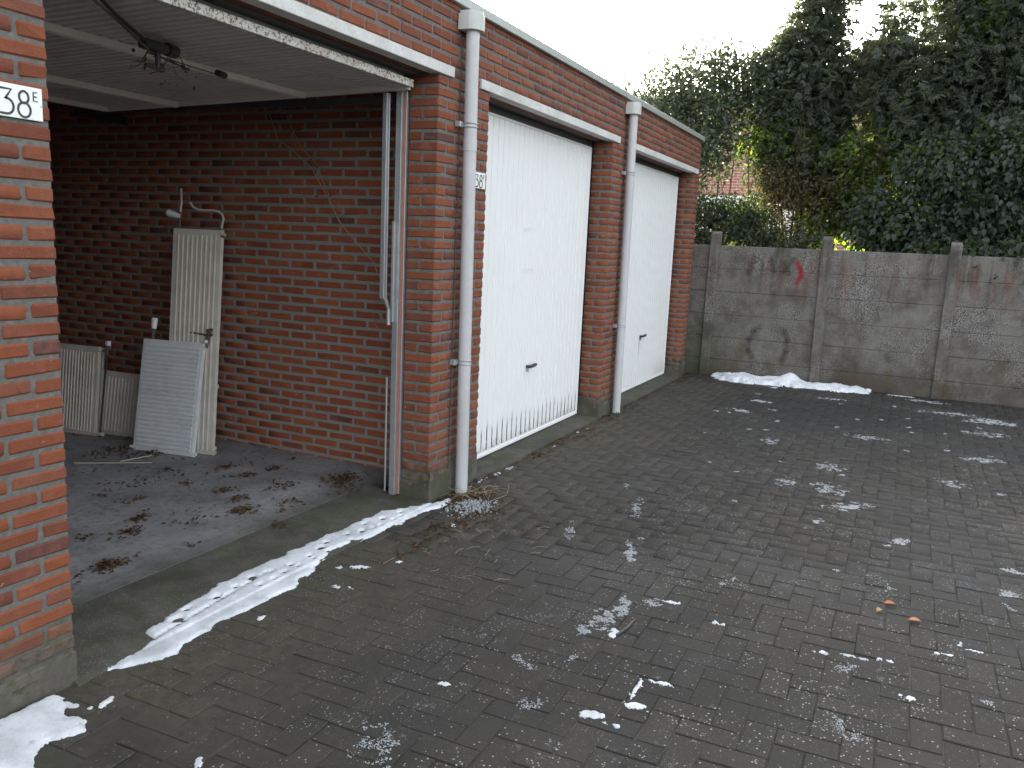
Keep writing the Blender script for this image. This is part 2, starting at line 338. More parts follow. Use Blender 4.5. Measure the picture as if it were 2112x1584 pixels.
# ------------------------------------------------------------------ mesh helpers
def link(name, me, mat=None, parent=None, loc=None):
    o = bpy.data.objects.new(name, me); COL.objects.link(o)
    if mat is not None and me is not None and len(me.materials) == 0: me.materials.append(mat)
    if parent is not None: o.parent = parent
    if loc is not None: o.location = loc
    return o
def empty(name, loc=(0, 0, 0), parent=None):
    o = bpy.data.objects.new(name, None); COL.objects.link(o); o.location = loc
    if parent is not None: o.parent = parent
    return o
def tag(o, label=None, cat=None, group=None, kind=None):
    if label: o['label'] = label
    if cat: o['category'] = cat
    if group: o['group'] = group
    if kind: o['kind'] = kind
    return o
class MB:
    def __init__(s): s.v = []; s.f = []
    def add(s, vs, fs):
        n = len(s.v); s.v += [tuple(v) for v in vs]; s.f += [tuple(i+n for i in f) for f in fs]; return s
    def box(s, a, b, bev=0.0):
        x0, y0, z0 = a; x1, y1, z1 = b
        if bev <= 0:
            return s.add([(x0, y0, z0), (x1, y0, z0), (x1, y1, z0), (x0, y1, z0), (x0, y0, z1), (x1, y0, z1), (x1, y1, z1), (x0, y1, z1)],
                         [(0, 3, 2, 1), (4, 5, 6, 7), (0, 1, 5, 4), (1, 2, 6, 5), (2, 3, 7, 6), (3, 0, 4, 7)])
        vs, fs = bevel_box((x1-x0)/2, (y1-y0)/2, (z1-z0)/2, min(bev, (x1-x0)/2.2, (y1-y0)/2.2, (z1-z0)/2.2))
        c = ((x0+x1)/2, (y0+y1)/2, (z0+z1)/2)
        return s.add([(v[0]+c[0], v[1]+c[1], v[2]+c[2]) for v in vs], fs)
    def tube(s, pts, r, n=8, caps=True):
        pts = [Vector(p) for p in pts]; rs = r if isinstance(r, (list, tuple)) else [r]*len(pts)
        rings = []; prev = None
        for i, p in enumerate(pts):
            d = (pts[min(i+1, len(pts)-1)] - pts[max(i-1, 0)]).normalized()
            if prev is None:
                a = Vector((0, 0, 1)) if abs(d.z) < .9 else Vector((1, 0, 0)); u = d.cross(a).normalized()
            else: u = (prev - d*prev.dot(d)).normalized()
            prev = u; v = d.cross(u)
            rings.append([p + (u*math.cos(t) + v*math.sin(t))*rs[i] for t in [2*math.pi*j/n for j in range(n)]])
        vs = [q for g in rings for q in g]; fs = []
        for i in range(len(pts)-1):
            for j in range(n): fs.append((i*n+j, i*n+(j+1) % n, (i+1)*n+(j+1) % n, (i+1)*n+j))
        if caps: fs.append(tuple(range(n))[::-1]); fs.append(tuple((len(pts)-1)*n+j for j in range(n)))
        return s.add(vs, fs)
    def prism(s, prof, axis, a, b):
        """closed profile (list of 2-D points) swept along an axis"""
        def P(u, v, t): return {'x': (t, u, v), 'y': (u, t, v), 'z': (u, v, t)}[axis]
        n = len(prof); vs = [P(u, v, a) for u, v in prof] + [P(u, v, b) for u, v in prof]
        return s.add(vs, [(i, (i+1) % n, n+(i+1) % n, n+i) for i in range(n)] + [tuple(range(n))[::-1], tuple(range(n, 2*n))])
    def xf(s, Mx): s.v = [tuple(Mx @ Vector(v)) for v in s.v]; return s
    def build(s, name, mat, parent=None, smooth=False, loc=None):
        me = bpy.data.meshes.new(name); me.from_pydata(s.v, [], s.f); me.materials.append(mat)
        bm = bmesh.new(); bm.from_mesh(me); bmesh.ops.recalc_face_normals(bm, faces=bm.faces); bm.to_mesh(me); bm.free()
        if smooth:
            for p in me.polygons: p.use_smooth = True
            try: me.set_sharp_from_angle(angle=math.radians(40))
            except Exception: pass
        return link(name, me, None, parent, loc)
def bevel_box(hx, hy, hz, b):
    vs = []; idx = {}
    for sx in (-1, 1):
        for sy in (-1, 1):
            for sz in (-1, 1):
                for a in range(3):
                    v = [sx*(hx-b), sy*(hy-b), sz*(hz-b)]; v[a] = (sx*hx, sy*hy, sz*hz)[a]
                    idx[(sx, sy, sz, a)] = len(vs); vs.append(tuple(v))
    fs = []
    for a in range(3):
        o = [i for i in range(3) if i != a]
        for s in (-1, 1):
            q = []
            for p, r in ((-1, -1), (1, -1), (1, 1), (-1, 1)):
                k = [0, 0, 0]; k[a] = s; k[o[0]] = p; k[o[1]] = r; q.append(idx[(*k, a)])
            fs.append(tuple(q) if (s > 0) == (a != 1) else tuple(q[::-1]))
    for a in range(3):
        o = [i for i in range(3) if i != a]
        for p in (-1, 1):
            for r in (-1, 1):
                def K(s, which):
                    k = [0, 0, 0]; k[a] = s; k[o[0]] = p; k[o[1]] = r; return idx[(*k, which)]
                fs.append((K(-1, o[0]), K(1, o[0]), K(1, o[1]), K(-1, o[1])))
    for sx in (-1, 1):
        for sy in (-1, 1):
            for sz in (-1, 1): fs.append(tuple(idx[(sx, sy, sz, a)] for a in range(3)))
    return vs, fs
def np_mesh(name, V, F, mat, tint=None):
    """V (n,3), F (m,k) same-size faces, tint per face"""
    me = bpy.data.meshes.new(name); m, k = F.shape
    me.vertices.add(len(V)); me.vertices.foreach_set('co', np.ascontiguousarray(V, dtype=np.float32).ravel())
    me.loops.add(m*k); me.loops.foreach_set('vertex_index', np.ascontiguousarray(F, dtype=np.int32).ravel())
    me.polygons.add(m); me.polygons.foreach_set('loop_start', np.arange(0, m*k, k, dtype=np.int32))
    me.update(calc_edges=True); me.validate()
    if tint is not None:
        a = me.attributes.new('tint', 'FLOAT', 'FACE'); a.data.foreach_set('value', tint.astype(np.float32))
    me.materials.append(mat); return me

# ------------------------------------------------------------------ piece templates: bricks and pavers
def template(hx, hy, hz, bev, jit, seed):
    r = random.Random(seed); vs, fs = bevel_box(hx, hy, hz, bev)
    corner = {}
    out = []
    for v in vs:
        key = tuple(1 if c > 0 else -1 for c in v)
        if key not in corner: corner[key] = [r.uniform(-jit, jit)*(2.2 if r.random() < .12 else 1) for _ in range(3)]
        c = corner[key]; out.append((v[0]+c[0]+r.uniform(-jit, jit)*.5, v[1]+c[1]*.6, v[2]+c[2]+r.uniform(-jit, jit)*.4))
    me = bpy.data.meshes.new('piece'); me.from_pydata(out, [], fs)
    bm = bmesh.new(); bm.from_mesh(me); bmesh.ops.recalc_face_normals(bm, faces=bm.faces); bmesh.ops.triangulate(bm, faces=bm.faces); bm.to_mesh(me); bm.free()
    V = np.array([v.co[:] for v in me.vertices]); F = np.array([p.vertices[:] for p in me.polygons])
    return me, V, F
BL, BW, BH = .201, .10, .0498
TB = [template(BL/2, BW/2, BH/2, .0075, .0022, 10+i) for i in range(6)]
TP = [template(.1022, .0508, .03, .0028, .0014, 50+i) for i in range(6)]

def lay(pieces, temps, base, mat_o, mat_m, parent, name, limit, view_dir, merged_name, seed, tilt=1.0):
    """pieces: (cx,cy,cz,rotz,sx). The ones that show largest become objects, the rest one joined part."""
    r = random.Random(seed); sc = []
    for p in pieces:
        d = Vector(p[:3]) - CAMP; z = d.dot(CF)
        if z < .2: sc.append(-1); continue
        u, v = d.dot(CR)/z*1728, d.dot(CU)/z*1728
        inside = abs(u) < 1080 and abs(v) < 815
        nrm = view_dir(p); cosv = max(0, -nrm.dot(d.normalized()))
        sc.append((cosv*p[4]/z**2) if inside and cosv > 0 else -1)
    order = sorted(range(len(pieces)), key=lambda i: -sc[i])
    chosen = set(i for i in order[:limit] if sc[i] > 0)
    meshes = []
    for me, V, F in temps:
        c = me.copy(); c.name = name; c.materials.clear(); c.materials.append(mat_o); meshes.append(c)
    VV, FF, TT = [], [], []; off = 0
    for i, p in enumerate(pieces):
        k = r.randrange(len(temps)); flip = r.choice((0, math.pi)); tl = (r.gauss(0, .005)*tilt, r.gauss(0, .006)*tilt, r.gauss(0, .005)*tilt); dy = r.gauss(0, .0009)
        Mx = Matrix.Translation((p[0], p[1], p[2]+dy)) @ Matrix.Rotation(p[3]+flip+tl[2], 4, 'Z') @ Matrix.Rotation(tl[0], 4, 'X') @ Matrix.Rotation(tl[1], 4, 'Y') @ Matrix.Diagonal((p[4], 1, 1, 1))
        if i in chosen:
            o = bpy.data.objects.new(name, meshes[k]); COL.objects.link(o); o.parent = parent; o.matrix_local = Mx
        else:
            V = temps[k][1]; A = np.array(Mx); VV.append(V @ A[:3, :3].T + A[:3, 3]); FF.append(temps[k][2]+off); off += len(V); TT.append(np.full(len(temps[k][2]), r.random()))
    if VV:
        me = np_mesh(merged_name, np.concatenate(VV), np.concatenate(FF), mat_m, np.concatenate(TT))
        o = link(merged_name, me, None, parent); o['kind'] = 'stuff'

def vnoise(P, scale, seed, octs=4):
    out = np.zeros(len(P)); amp = 1; tot = 0
    for o in range(octs):
        r = np.random.default_rng(seed+o); T = r.random((64, 64)); q = P*scale*(2**o) + 17.3*o
        i = np.floor(q).astype(int); f = q-i; f = f*f*(3-2*f)
        g_ = lambda a, b: T[(i[:, 0]+a) % 64, (i[:, 1]+b) % 64]
        out += amp*((g_(0, 0)*(1-f[:, 0])+g_(1, 0)*f[:, 0])*(1-f[:, 1]) + (g_(0, 1)*(1-f[:, 0])+g_(1, 1)*f[:, 0])*f[:, 1]); tot += amp; amp *= .55
    return out/tot

# ------------------------------------------------------------------ ground
CH = .0625                                                # one brick course
g = MB(); g.box((-19, -28, -.30), (58, 28, -.06)); gr = g.build('ground', MSOIL); tag(gr, kind='structure')
pav = empty('brick_pavement', (0, 0, 0)); tag(pav, kind='structure')
MB().box((-5, -7.5, -.055), (9.28, -.0, -.0045)).build('joint_sand', MPJ, pav)
U = .105; pieces = []
for gx in range(-62, 78):
    for gy in range(-58, 17):
        k = (gx - gy) % 4
        wx, wy = 1.28 + (gx-2)*U, -1.577 + gy*U
        if k == 0: c = (wx+U, wy+U/2, 0.0)
        elif k == 3: c = (wx+U/2, wy+U, math.pi/2)
        else: continue
        if c[0] < -4.5 or c[0] > 9.22 or c[1] < -7 or c[1] > -.045: continue
        sink = -.012*math.exp(-((c[0]-1.0)**2+(c[1]+1.1)**2)/.9)*0
        pieces.append((c[0]+random.gauss(0, .0012), c[1]+random.gauss(0, .0012), -.030+random.gauss(0, .0009), c[2]+random.gauss(0, .006), 1.0))
lay(pieces, TP, None, MP, MPM, pav, 'paver', 300, lambda p: Vector((0, 0, 1)), 'paver_field', 3)

# ------------------------------------------------------------------ garage building
OPEN = [(-3.09, -.64), (0.0, 2.45), (3.09, 5.578), (6.22, 8.728)]
XA, XB = -3.73, 8.985
JD = .2025
bld = empty('garage_row', (0, 0, 0))
tag(bld, 'low row of red brick garages with white up-and-over doors and concrete lintels', 'building')
core = MB(); e = .006
for a, b in ((XA, -3.09), (-.64, 0), (2.45, 3.09), (5.578, 6.22), (8.728, XB)):
    core.box((a+e, e, -.05), (b-e, JD-e, 2.5625))
core.box((XA+e, e, 2.5625+.062), (XB-e, JD-e, 2.992))
for a, b in ((XA, -3.245), (-.49, -.155), (2.605, 2.95), (5.73, 6.075), (8.885, XB)): core.box((a+e, e, 2.5625), (b-e, JD-e, 2.5625+.062))
core.build('mortar_bed', MO_E, bld)
bricks = []
def put(x0, x1, y, r, rot=0.0):
    L = x1-x0
    if L < .018: return
    if rot == 0: bricks.append(((x0+x1)/2, y+BW/2, r*CH+CH/2, 0.0, L/BL))
def row(x0, x1, r, first, fromright=False, pitch=.2138):
    g_ = pitch-BL
    if not fromright:
        x = x0; L = first
        while x < x1-.01: put(x, min(x+L, x1), 0, r); x += L+g_; L = BL
    else:
        x = x1; L = first
        while x > x0+.01: put(max(x-L, x0), x, 0, r); x -= L+g_; L = BL
def jamb(x, r, stretch, side):
    """side -1: bricks run from x to the right (jamb faces -x)"""
    cx = x + BW/2 if side < 0 else x - BW/2
    if stretch: bricks.append((cx, BL/2, r*CH+CH/2, math.pi/2, 1.0))
    else: bricks.append((x+side*-1*BL/2*.5 if False else cx, BW+.0125+(BL-BW-.0125)/2, r*CH+CH/2, math.pi/2, (BL-BW-.0125)/BL))
def pier(a, b, split, r):
    odd = r % 2 == 1
    # left edge is the right-hand jamb of an opening (faces -x)
    jamb(a, r, not odd, -1)
    if odd: row(a, split-.006, r, BL)
    else: row(a+BW+.0125, split-.006, r, BL)
    jamb(b, r, odd, 1)
    if odd: row(split+.006, b-BW-.0125, r, BL, True)
    else: row(split+.006, b, r, BL, True)
for r in range(0, 41):
    odd = r % 2 == 1
    pier(-.64, 0, -.39, r) if False else None
    # left pier: short brick at the corner on odd courses
    jamb(0, r, odd, 1); jamb(-.64, r, odd, -1)
    row(-.64+(BW+.0125 if odd else 0), (-BW-.0125 if odd else 0), r, BL, True, .2138)
    pier(2.45, 3.09, 2.70, r); pier(5.578, 6.22, 5.93, r)
    jamb(8.728, r, not odd, -1); row(8.728+(0 if odd else BW+.0125), XB, r, BL)
    row(XA, -3.09, r, BL if odd else BW, True)
for r in range(41, 48):
    odd = r % 2 == 1
    segs = ((XA, 2.694), (2.706, 5.924), (5.936, XB)) if r > 41 else ((XA, -3.25), (-.49, -.16), (2.61, 2.694), (2.706, 2.944), (5.736, 5.924), (5.936, 6.07), (8.89, XB))
    for a, b in segs: row(a, b, r, BL if odd else BW)
def bdir(p): return Vector((0, -1, 0)) if abs(p[3]) < .1 else Vector((-1, 0, 0))
lay(bricks, TB, None, MB_E, MB_EM, bld, 'brick', 300, bdir, 'brick_courses', 5)
def render_patch(a, b, y, ztop, seed, side=False):
    nx, nz = max(8, int((b-a)/.012)), 26; vs = []
    P = np.array([[a+(b-a)*i/nx, -.03+(ztop+.09)*j_/nz] for i in range(nx+1) for j_ in range(nz+1)])
    edge = ztop + (vnoise(P+seed, 6, seed, 5)-.5)*.34 + (vnoise(P+seed, 30, seed+3, 3)-.5)*.03; bump = (vnoise(P, 25, seed+5, 4)-.5)*.004
    for (u, z), e_, b_ in zip(P, edge, bump):
        off = -.0022+b_ if z < e_ else .012
        vs.append((y+off, u, z) if side else (u, y+off, z))
    m_ = MB(); m_.add(vs, [(i*(nz+1)+j_, (i+1)*(nz+1)+j_, (i+1)*(nz+1)+j_+1, i*(nz+1)+j_+1) for i in range(nx) for j_ in range(nz)])
    return m_.build('cement_render', MREND, bld)
render_patch(-.645, .0005, 0, .08, 3); render_patch(2.446, 3.094, 0, .20, 5); render_patch(-.004, .206, 2.45, .17, 6, True)
render_patch(5.574, 6.224, 0, .15, 7); render_patch(-.004, .206, 5.578, .13, 8, True); render_patch(8.724, 8.99, 0, .15, 9); render_patch(-.004, .206, 8.728, .10, 11, True)
for x in (2.70, 5.93): MB().box((x-.0055, .004, .0), (x+.0055, .010, 2.99)).build('expansion_joint', MDARK, bld)
for a, b in ((-3.245, -.49), (-.155, 2.605), (2.95, 5.73), (6.075, 8.885)):
    l = MB().box((a, -.012, 2.5645), (b, .07, 2.6235), .003).build('lintel', MLINT, bld)
    s1 = MB().box((a, .0705, 2.566), (b, .145, 2.6235), .002).build('soffit_brick_strip', MB_IM, l)
    MB().box((a, .1455, 2.5655), (b, .24, 2.6235), .002).build('soffit_block', MCONC, l)
rf = MB().box((XA-.02, -.02, 3.0005), (XB+.02, 6.1, 3.02)); rf.build('roof_slab', MROOM, bld)
MB().box((XA-.03, -.028, 2.978), (XB+.03, .05, 3.034), .004).build('roof_trim', MTRIM, bld)
MB().box((XB-.05, -.028+.08, 2.978), (XB+.03, 6.1, 3.042), .004).build('roof_trim', MTRIM, bld)
# inner shell
sh = MB()
sh.box((XA, .26, 2.635), (XB, 6.0, 2.75)).build('ceiling_slab', MROOM, bld)
sh = MB()
sh.box((XA, 5.9, -.02), (XB, 6.0, 2.635)); sh.box((XB-.1, .205, -.02), (XB, 5.9, 2.635)); sh.box((XA, .205, -.02), (XA+.1, 5.9, 2.635)); sh.box((-.52, .205, -.02), (-.42, 5.9, 2.635)); sh.box((5.95, .205, -.02), (6.05, 5.9, 2.635))
k = NT('rear brickwork'); bt = k.n('ShaderNodeTexBrick'); bt.inputs['Scale'].default_value = 1; bt.inputs['Brick Width'].default_value = .2138; bt.inputs['Row Height'].default_value = .0625; bt.inputs['Mortar Size'].default_value = .006
cx = k.n('ShaderNodeCombineXYZ'); xx = k.xyz(); k.set(cx.inputs[0], k.math('ADD', xx[0], xx[1])); k.set(cx.inputs[1], xx[2]); k.t.links.new(cx.outputs[0], bt.inputs['Vector'])
bt.inputs['Color1'].default_value = (.36, .10, .05, 1); bt.inputs['Color2'].default_value = (.28, .08, .045, 1); bt.inputs['Mortar'].default_value = (.2, .2, .19, 1)
MREAR = k.fin(bt.outputs[0], .9, k.bump(bt.outputs['Fac'], .5, -.004))
sh.build('rear_walls', MREAR, bld)
MB().box((XA, .46, -.03), (XB, 5.9, .045)).build('garage_floor', MFLOOR, bld)
# threshold slabs
for (a, b) in OPEN:
    s = MB(); ex = .02
    y0 = -.03 if a == 0.0 else -.035; y1 = .459
    if a == 0.0: s.add([(a-.02, y0, -.03), (b+.02, y0, -.03), (b+.02, y1, -.03), (a-.02, y1, -.03), (a-.02, y0, .008), (b+.02, y0, .008), (b+.02, y1, .043), (a-.02, y1, .043)], [(0, 3, 2, 1), (4, 5, 6, 7), (0, 1, 5, 4), (1, 2, 6, 5), (2, 3, 7, 6), (3, 0, 4, 7)])
    else: s.add([(a-.04, y0, -.03), (b+.03, y0, -.03), (b+.03, y1, -.03), (a-.04, y1, -.03), (a-.04, y0, .020), (b+.03, y0, .020), (b+.03, y1, .036), (a-.04, y1, .036)], [(0, 3, 2, 1), (4, 5, 6, 7), (0, 1, 5, 4), (1, 2, 6, 5), (2, 3, 7, 6), (3, 0, 4, 7)])
    s.build('threshold', MSLAB, bld)

# closed up-and-over doors
def rib_panel(x0, x1, y, z0, z1, pitch=.088, gw=.017, gd=.0095):
    m = MB(); prof = []; x = x0
    prof.append((x0, y)); n = int((x1-x0)/pitch)
    xs = x0
    while xs+pitch <= x1+1e-6:
        c = xs
        prof += [(max(x0+.0005, c-gw/2), y), (max(x0+.001, c-gw/2+.004), y+gd), (c+gw/2-.004, y+gd), (c+gw/2, y)]; xs += pitch
    prof += [(x1, y)]
    prof += [(x1, y+.03), (x0, y+.03)]
    vs = [(p[0], p[1], z0) for p in prof] + [(p[0], p[1], z1) for p in prof]; k = len(prof)
    fs = [(i, (i+1) % k, k+(i+1) % k, k+i) for i in range(k)]
    m.add(vs, fs); return m
doors = []
for (a, b), gm, hx, hz in ((OPEN[0], True, -1.9, .64), (OPEN[2], True, 4.307, .645), (OPEN[3], False, 7.485, .628)):
    yd = .185; x0, x1 = a+.055, b-.075
    d = empty('garage_door', (0, 0, 0), bld)
    rib_panel(x0+.02, x1-.02, yd, .075, 2.487).build('door_sheet', mat_door('door sheet %g' % a, x0+.02, gm), d)
    MB().box((x0, yd-.006, .036), (x1, yd+.025, .058), .003).box((x0, yd+.003, .058), (x1, yd+.03, .0745)).build('bottom_rail', MWHITE, d)
    MB().box((x0, yd-.006, 2.488), (x1, yd+.025, 2.505), .003).build('top_rail', MWHITE, d)
    MB().box((x0, yd-.006, .059), (x0+.0195, yd+.03, 2.4875), .003).build('side_rail', MWHITE, d)
    MB().box((x1-.0195, yd-.006, .059), (x1, yd+.03, 2.4875), .003).build('side_rail', MWHITE, d)
    fr = MB().box((b-.068, .208, .036), (b-.004, .27, 2.56)).box((a+.004, .208, .036), (a+.05, .27, 2.56)).box((a+.0505, .212, 2.508), (b-.0685, .27, 2.56)).build('door_frame', MFRAME, d)
    h = MB().tube([(hx-.028, yd-.001, hz-.01), (hx-.028, yd-.045, hz-.008)], .013, 10)
    h.tube([(hx-.045, yd-.045, hz-.006), (hx-.02, yd-.052, hz), (hx+.03, yd-.052, hz+.004), (hx+.068, yd-.046, hz+.002)], [.010, .016, .014, .009], 8)
    hh = h.build('handle', MDARK, d, True)
    MB().box((hx-.034, yd-.012, hz-.052), (hx-.024, yd-.003, hz-.022), .002).tube([(hx-.029, yd-.004, hz-.03), (hx-.029, yd-.02, hz-.032)], .006, 8).box((hx-.031, yd-.021, hz-.058), (hx-.027, yd-.019, hz-.036)).build('key', MGALV if gm else MDARK, hh)

# open door of the first garage, swung up under the ceiling, and its hardware
od = empty('open_garage_door', (0, 0, 0), bld)
def dz(y): return 2.484 - .0255*(y-.15)
m = MB(); pr = []; X0, X1 = .06, 2.36; x = X0+.04
while x < X1-.04:
    pr += [(x, .022), (x+.010, .004), (x+.034, .004), (x+.044, .022)]; x += .058
vs = []; ny = 2
for y in (.16, 2.64): vs += [(px, y, dz(y)+pz) for px, pz in pr]
n = len(pr); m.add(vs, [(i, i+1, n+i+1, n+i) for i in range(n-1)])
top = MB().add([(X0, .16, dz(.16)+.026), (X1, .16, dz(.16)+.026), (X1, 2.64, dz(2.64)+.026), (X0, 2.64, dz(2.64)+.026)], [(0, 1, 2, 3)]); m.add(top.v, top.f)
m.build('door_sheet', MPANEL, od)
def bar(name, x0, x1, y0, y1, h0, h1, mat, bev=.002):
    b = MB().box((x0, y0, 0), (x1, y1, h1-h0), bev); b.v = [(vx, vy, vz+dz(vy)+h0) for vx, vy, vz in b.v]; return b.build(name, mat, od)
bar('front_edge', X0-.01, X1+.012, .125, .16, -.010, .032, MRUST)
for y in (.88, 1.93): bar('cross_strut', X0+.02, X1, y, y+.045, -.030, .004, MSTRUT)
bar('cross_strut', X0+.02, X1, 2.60, 2.645, -.022, .02, MSTRUT)
bar('side_rail', X1-.002, X1+.04, .161, 2.645, -.018, .024, MSTRUT); bar('side_rail', X0-.03, X0+.02, .161, 2.645, -.018, .024, MSTRUT)
MB().box((2.405, .30, 2.40), (2.45, 3.0, 2.44)).box((2.45, .30, 2.38), (2.83, .33, 2.44)).box((2.40, 2.96, 2.38), (2.83, 3.0, 2.44)).build('overhead_rail', MDARK, od)
MB().box((0, 0, 0), (.15, .06, .04), .008).xf(Matrix.Translation((.93, .60, dz(.6)-.062)) @ Matrix.Rotation(.15, 4, 'Z')).build('lock_case', MDARK, od)
MB().tube([(1.09, .66, dz(.6)-.035), (1.15, .67, dz(.6)-.035)], .03, 12).tube([(1.02, .64, dz(.6)-.06), (1.02, .64, dz(.6)-.13)], .012, 8).tube([(.95, .64, dz(.6)-.13), (1.06, .66, dz(.6)-.125)], [.008, .02], 8).build('lock_handle', MDARK, od)
MB().tube([(.30, .18, dz(.2)-.02), (.62, .42, dz(.4)-.025), (.95, .62, dz(.6)-.04)], .008, 6).build('lock_rod', MDARK, od)
MB().tube([(1.15, .67, dz(.6)-.035), (1.5, .45, dz(.5)-.04), (2.33, .20, dz(.2)-.02)], .0022, 5).build('lock_cable', MGALV, od)
MB().tube([(1.10, .80, dz(.8)-.035), (1.56, .80, dz(.8)-.05)], .003, 5).tube([(1.53, .78, dz(.8)-.045), (1.60, .80, dz(.8)-.045)], .018, 8).build('pull_cord', MDARK, od)
# door frame post with red strip, guide channels, lifting arm
fp = MB().box((2.405, .222, .03), (2.437, .262, 2.47), .002).box((2.4375, .208, .03), (2.472, .262, 2.47), .002); fpo = fp.build('frame_post', MGALV, od)
MB().box((2.426, .2145, .035), (2.437, .2215, 2.46), .001).build('primer_strip', MREDL, fpo)
MB().box((2.345, .285, 1.26), (2.365, .315, 2.45), .002).box((2.372, .285, 1.26), (2.382, .315, 2.45), .002).box((2.3655, .306, 1.26), (2.3715, .315, 2.45)).tube([(2.365, .29, 1.265), (2.395, .28, 1.20), (2.395, .28, 1.10)], .014, 6).build('lift_arm', MGALV, od)
MB().box((2.378, .24, 1.12), (2.402, .258, 1.72), .002).build('guide_strip', MGALV, od)
MB().box((2.364, .262, .06), (2.374, .272, .78), .002).build('guide_strip', MGALV, od)
MB().box((.0, .208, .03), (.05, .27, 2.47)).build('frame_post', MGALV, od)
MB().box((.0505, .212, 2.50), (2.40, .27, 2.56)).build('frame_head', MGALV, od)

# number signs
def ribbon(pts, wd):
    """flat strokes in the x-z plane"""
    pts = [Vector((p[0], 0, p[1])) for p in pts]; vs = []
    for i, p in enumerate(pts):
        d = (pts[min(i+1, len(pts)-1)]-pts[max(i-1, 0)]).normalized(); n_ = Vector((-d.z, 0, d.x))*wd/2
        vs += [p+n_, p-n_]
    n_ = len(pts); A = [tuple(v) for v in vs]; Bk = [(v[0], .0012, v[2]) for v in A]
    fs = [(2*i, 2*i+1, 2*i+3, 2*i+2) for i in range(n_-1)]
    k = len(A); fs2 = [tuple(q+k for q in f)[::-1] for f in fs]
    side = []
    for i in range(n_-1): side += [(2*i, 2*i+2, k+2*i+2, k+2*i), (2*i+1, k+2*i+1, k+2*i+3, 2*i+3)]
    return A+Bk, fs+fs2+side
def arc(cx, cz, rx, rz, a0, a1, n=18): return [(cx+rx*math.cos(math.radians(a0+(a1-a0)*i/n)), cz+rz*math.sin(math.radians(a0+(a1-a0)*i/n))) for i in range(n+1)]
def sign(xr, zb, letter, label):
    s = empty('number_sign', (xr, -.006, zb)); tag(s, label, 'sign', 'house number signs on the brick piers')
    MB().box((-.185, .0, 0), (0, .004, .100), .0015).build('plate', MENAM, s)
    def st(nm, strokes, wd):
        m = MB()
        for k_, q in enumerate(strokes):
            v, f = ribbon(q, wd); m.add([(a, b-.0014-.00012*k_, c) for a, b, c in v], f)
        o = m.build(nm, MINK, s); return o
    st('digit', [[(-.142, .083), (-.103, .083), (-.124, .053)] + arc(-.120, .032, .022, .023, 100, -90, 16)[1:] + [(-.142, .0095)]], .0068)
    st('digit', [arc(-.063, .066, .0155, .018, 0, 360, 24), arc(-.063, .028, .0205, .022, 0, 360, 26)], .0068)
    if letter == 'E': st('letter', [[(-.0185, .086), (-.031, .086), (-.031, .059), (-.0175, .059)], [(-.031, .0725), (-.020, .0725)]], .0038)
    else: st('letter', [[(-.0185, .086), (-.031, .086), (-.031, .059)], [(-.031, .0725), (-.020, .0725)]], .0038)
    MB().tube([(-.006, -.0005, .046), (-.006, -.003, .046)], .0022, 8).build('screw', MGALV, s)
sign(-.031, 1.944, 'E', 'white enamel number plate 38E on the brick pier left of the open garage')
sign(3.056, 1.957, 'F', 'white enamel number plate 38F half hidden behind the thick downpipe')

# downpipes
def downpipe(x, zt, label, base):
    d = empty('downpipe', (x, -.062, 0)); tag(d, label, 'downpipe', 'rainwater pipes on the garage fronts')
    lean = -.055
    def X(z): return lean*(z/2.85)
    MB().tube([(X(base), 0, base), (X(1.2), 0, 1.2), (X(2.2), 0, 2.2), (X(2.87), 0, 2.87)], .040, 20).build('pipe', MPVC, d, True)
    MB().tube([(X(2.205), 0, 2.16), (X(2.2), 0, 2.23)], .0425, 20).build('pipe_collar', MPVC, d, True)
    # hopper: box that grows out of the wall, with rounded front
    pr = [(-.075, .058), (-.075, -.01)] + [(.0+.075*math.cos(math.radians(t)), -.01+.055*math.sin(math.radians(t))) for t in range(180, 361, 20)] + [(.075, .058)]
    h = MB().prism(pr, 'z', 2.845, 2.935); h.v = [(v[0]+X(2.87), v[1], v[2]) for v in h.v]; hp = h.build('hopper', MHOP, d, True)
    pr2 = [(p[0]*.9, p[1]*.9) for p in pr]; c = MB().prism(pr2, 'z', 2.9355, 2.952); c.v = [(v[0]+X(2.87), v[1], v[2]) for v in c.v]; c.build('hopper_cap', MPVC, hp, True)
    for z in (2.31, .866):
        b = MB()
        for dz_ in (-.011, .011): b.tube([(X(z)+.0425*math.cos(t), .0425*math.sin(t), z+dz_) for t in [math.radians(a) for a in range(90, 452, 20)]], .0035, 6)
        b.box((X(z)-.085, .025, z-.016), (X(z)-.045, .062, z+.018), .003).box((X(z)-.05, .028, z-.010), (X(z)-.03, .036, z+.010)); b.build('bracket', MGALV, d)
downpipe(2.77, 2.9, 'thick pale downpipe between the open garage and the second garage door', -.01)
downpipe(5.97, 2.9, 'narrow looking pale downpipe between the two closed white doors', -.02)

# ------------------------------------------------------------------ partition wall of the open garage
pw = empty('partition_wall', (0, 0, 0)); tag(pw, 'bare red brick side wall inside the open garage behind the radiators', 'wall')
MB().box((2.8335, .2035, -.02), (2.92, 5.89, 2.634)).build('mortar_bed', MO_I, pw)
pb = []
for r in range(0, 42):
    y = .21 + (0 if r % 2 else -.1069); 
    if r % 4 == 2: y += .02
    while y < 5.88:
        a, b = max(y, .21), min(y+BL, 5.88)
        if b-a > .02: pb.append((2.83+BW/2-.0, (a+b)/2, r*CH+CH/2+.003, math.pi/2, (b-a)/BL))
        y += .2138
lay(pb, TB, None, MB_I, MB_IM, pw, 'brick', 300, lambda p: Vector((-1, 0, 0)), 'brick_courses', 9, .3)

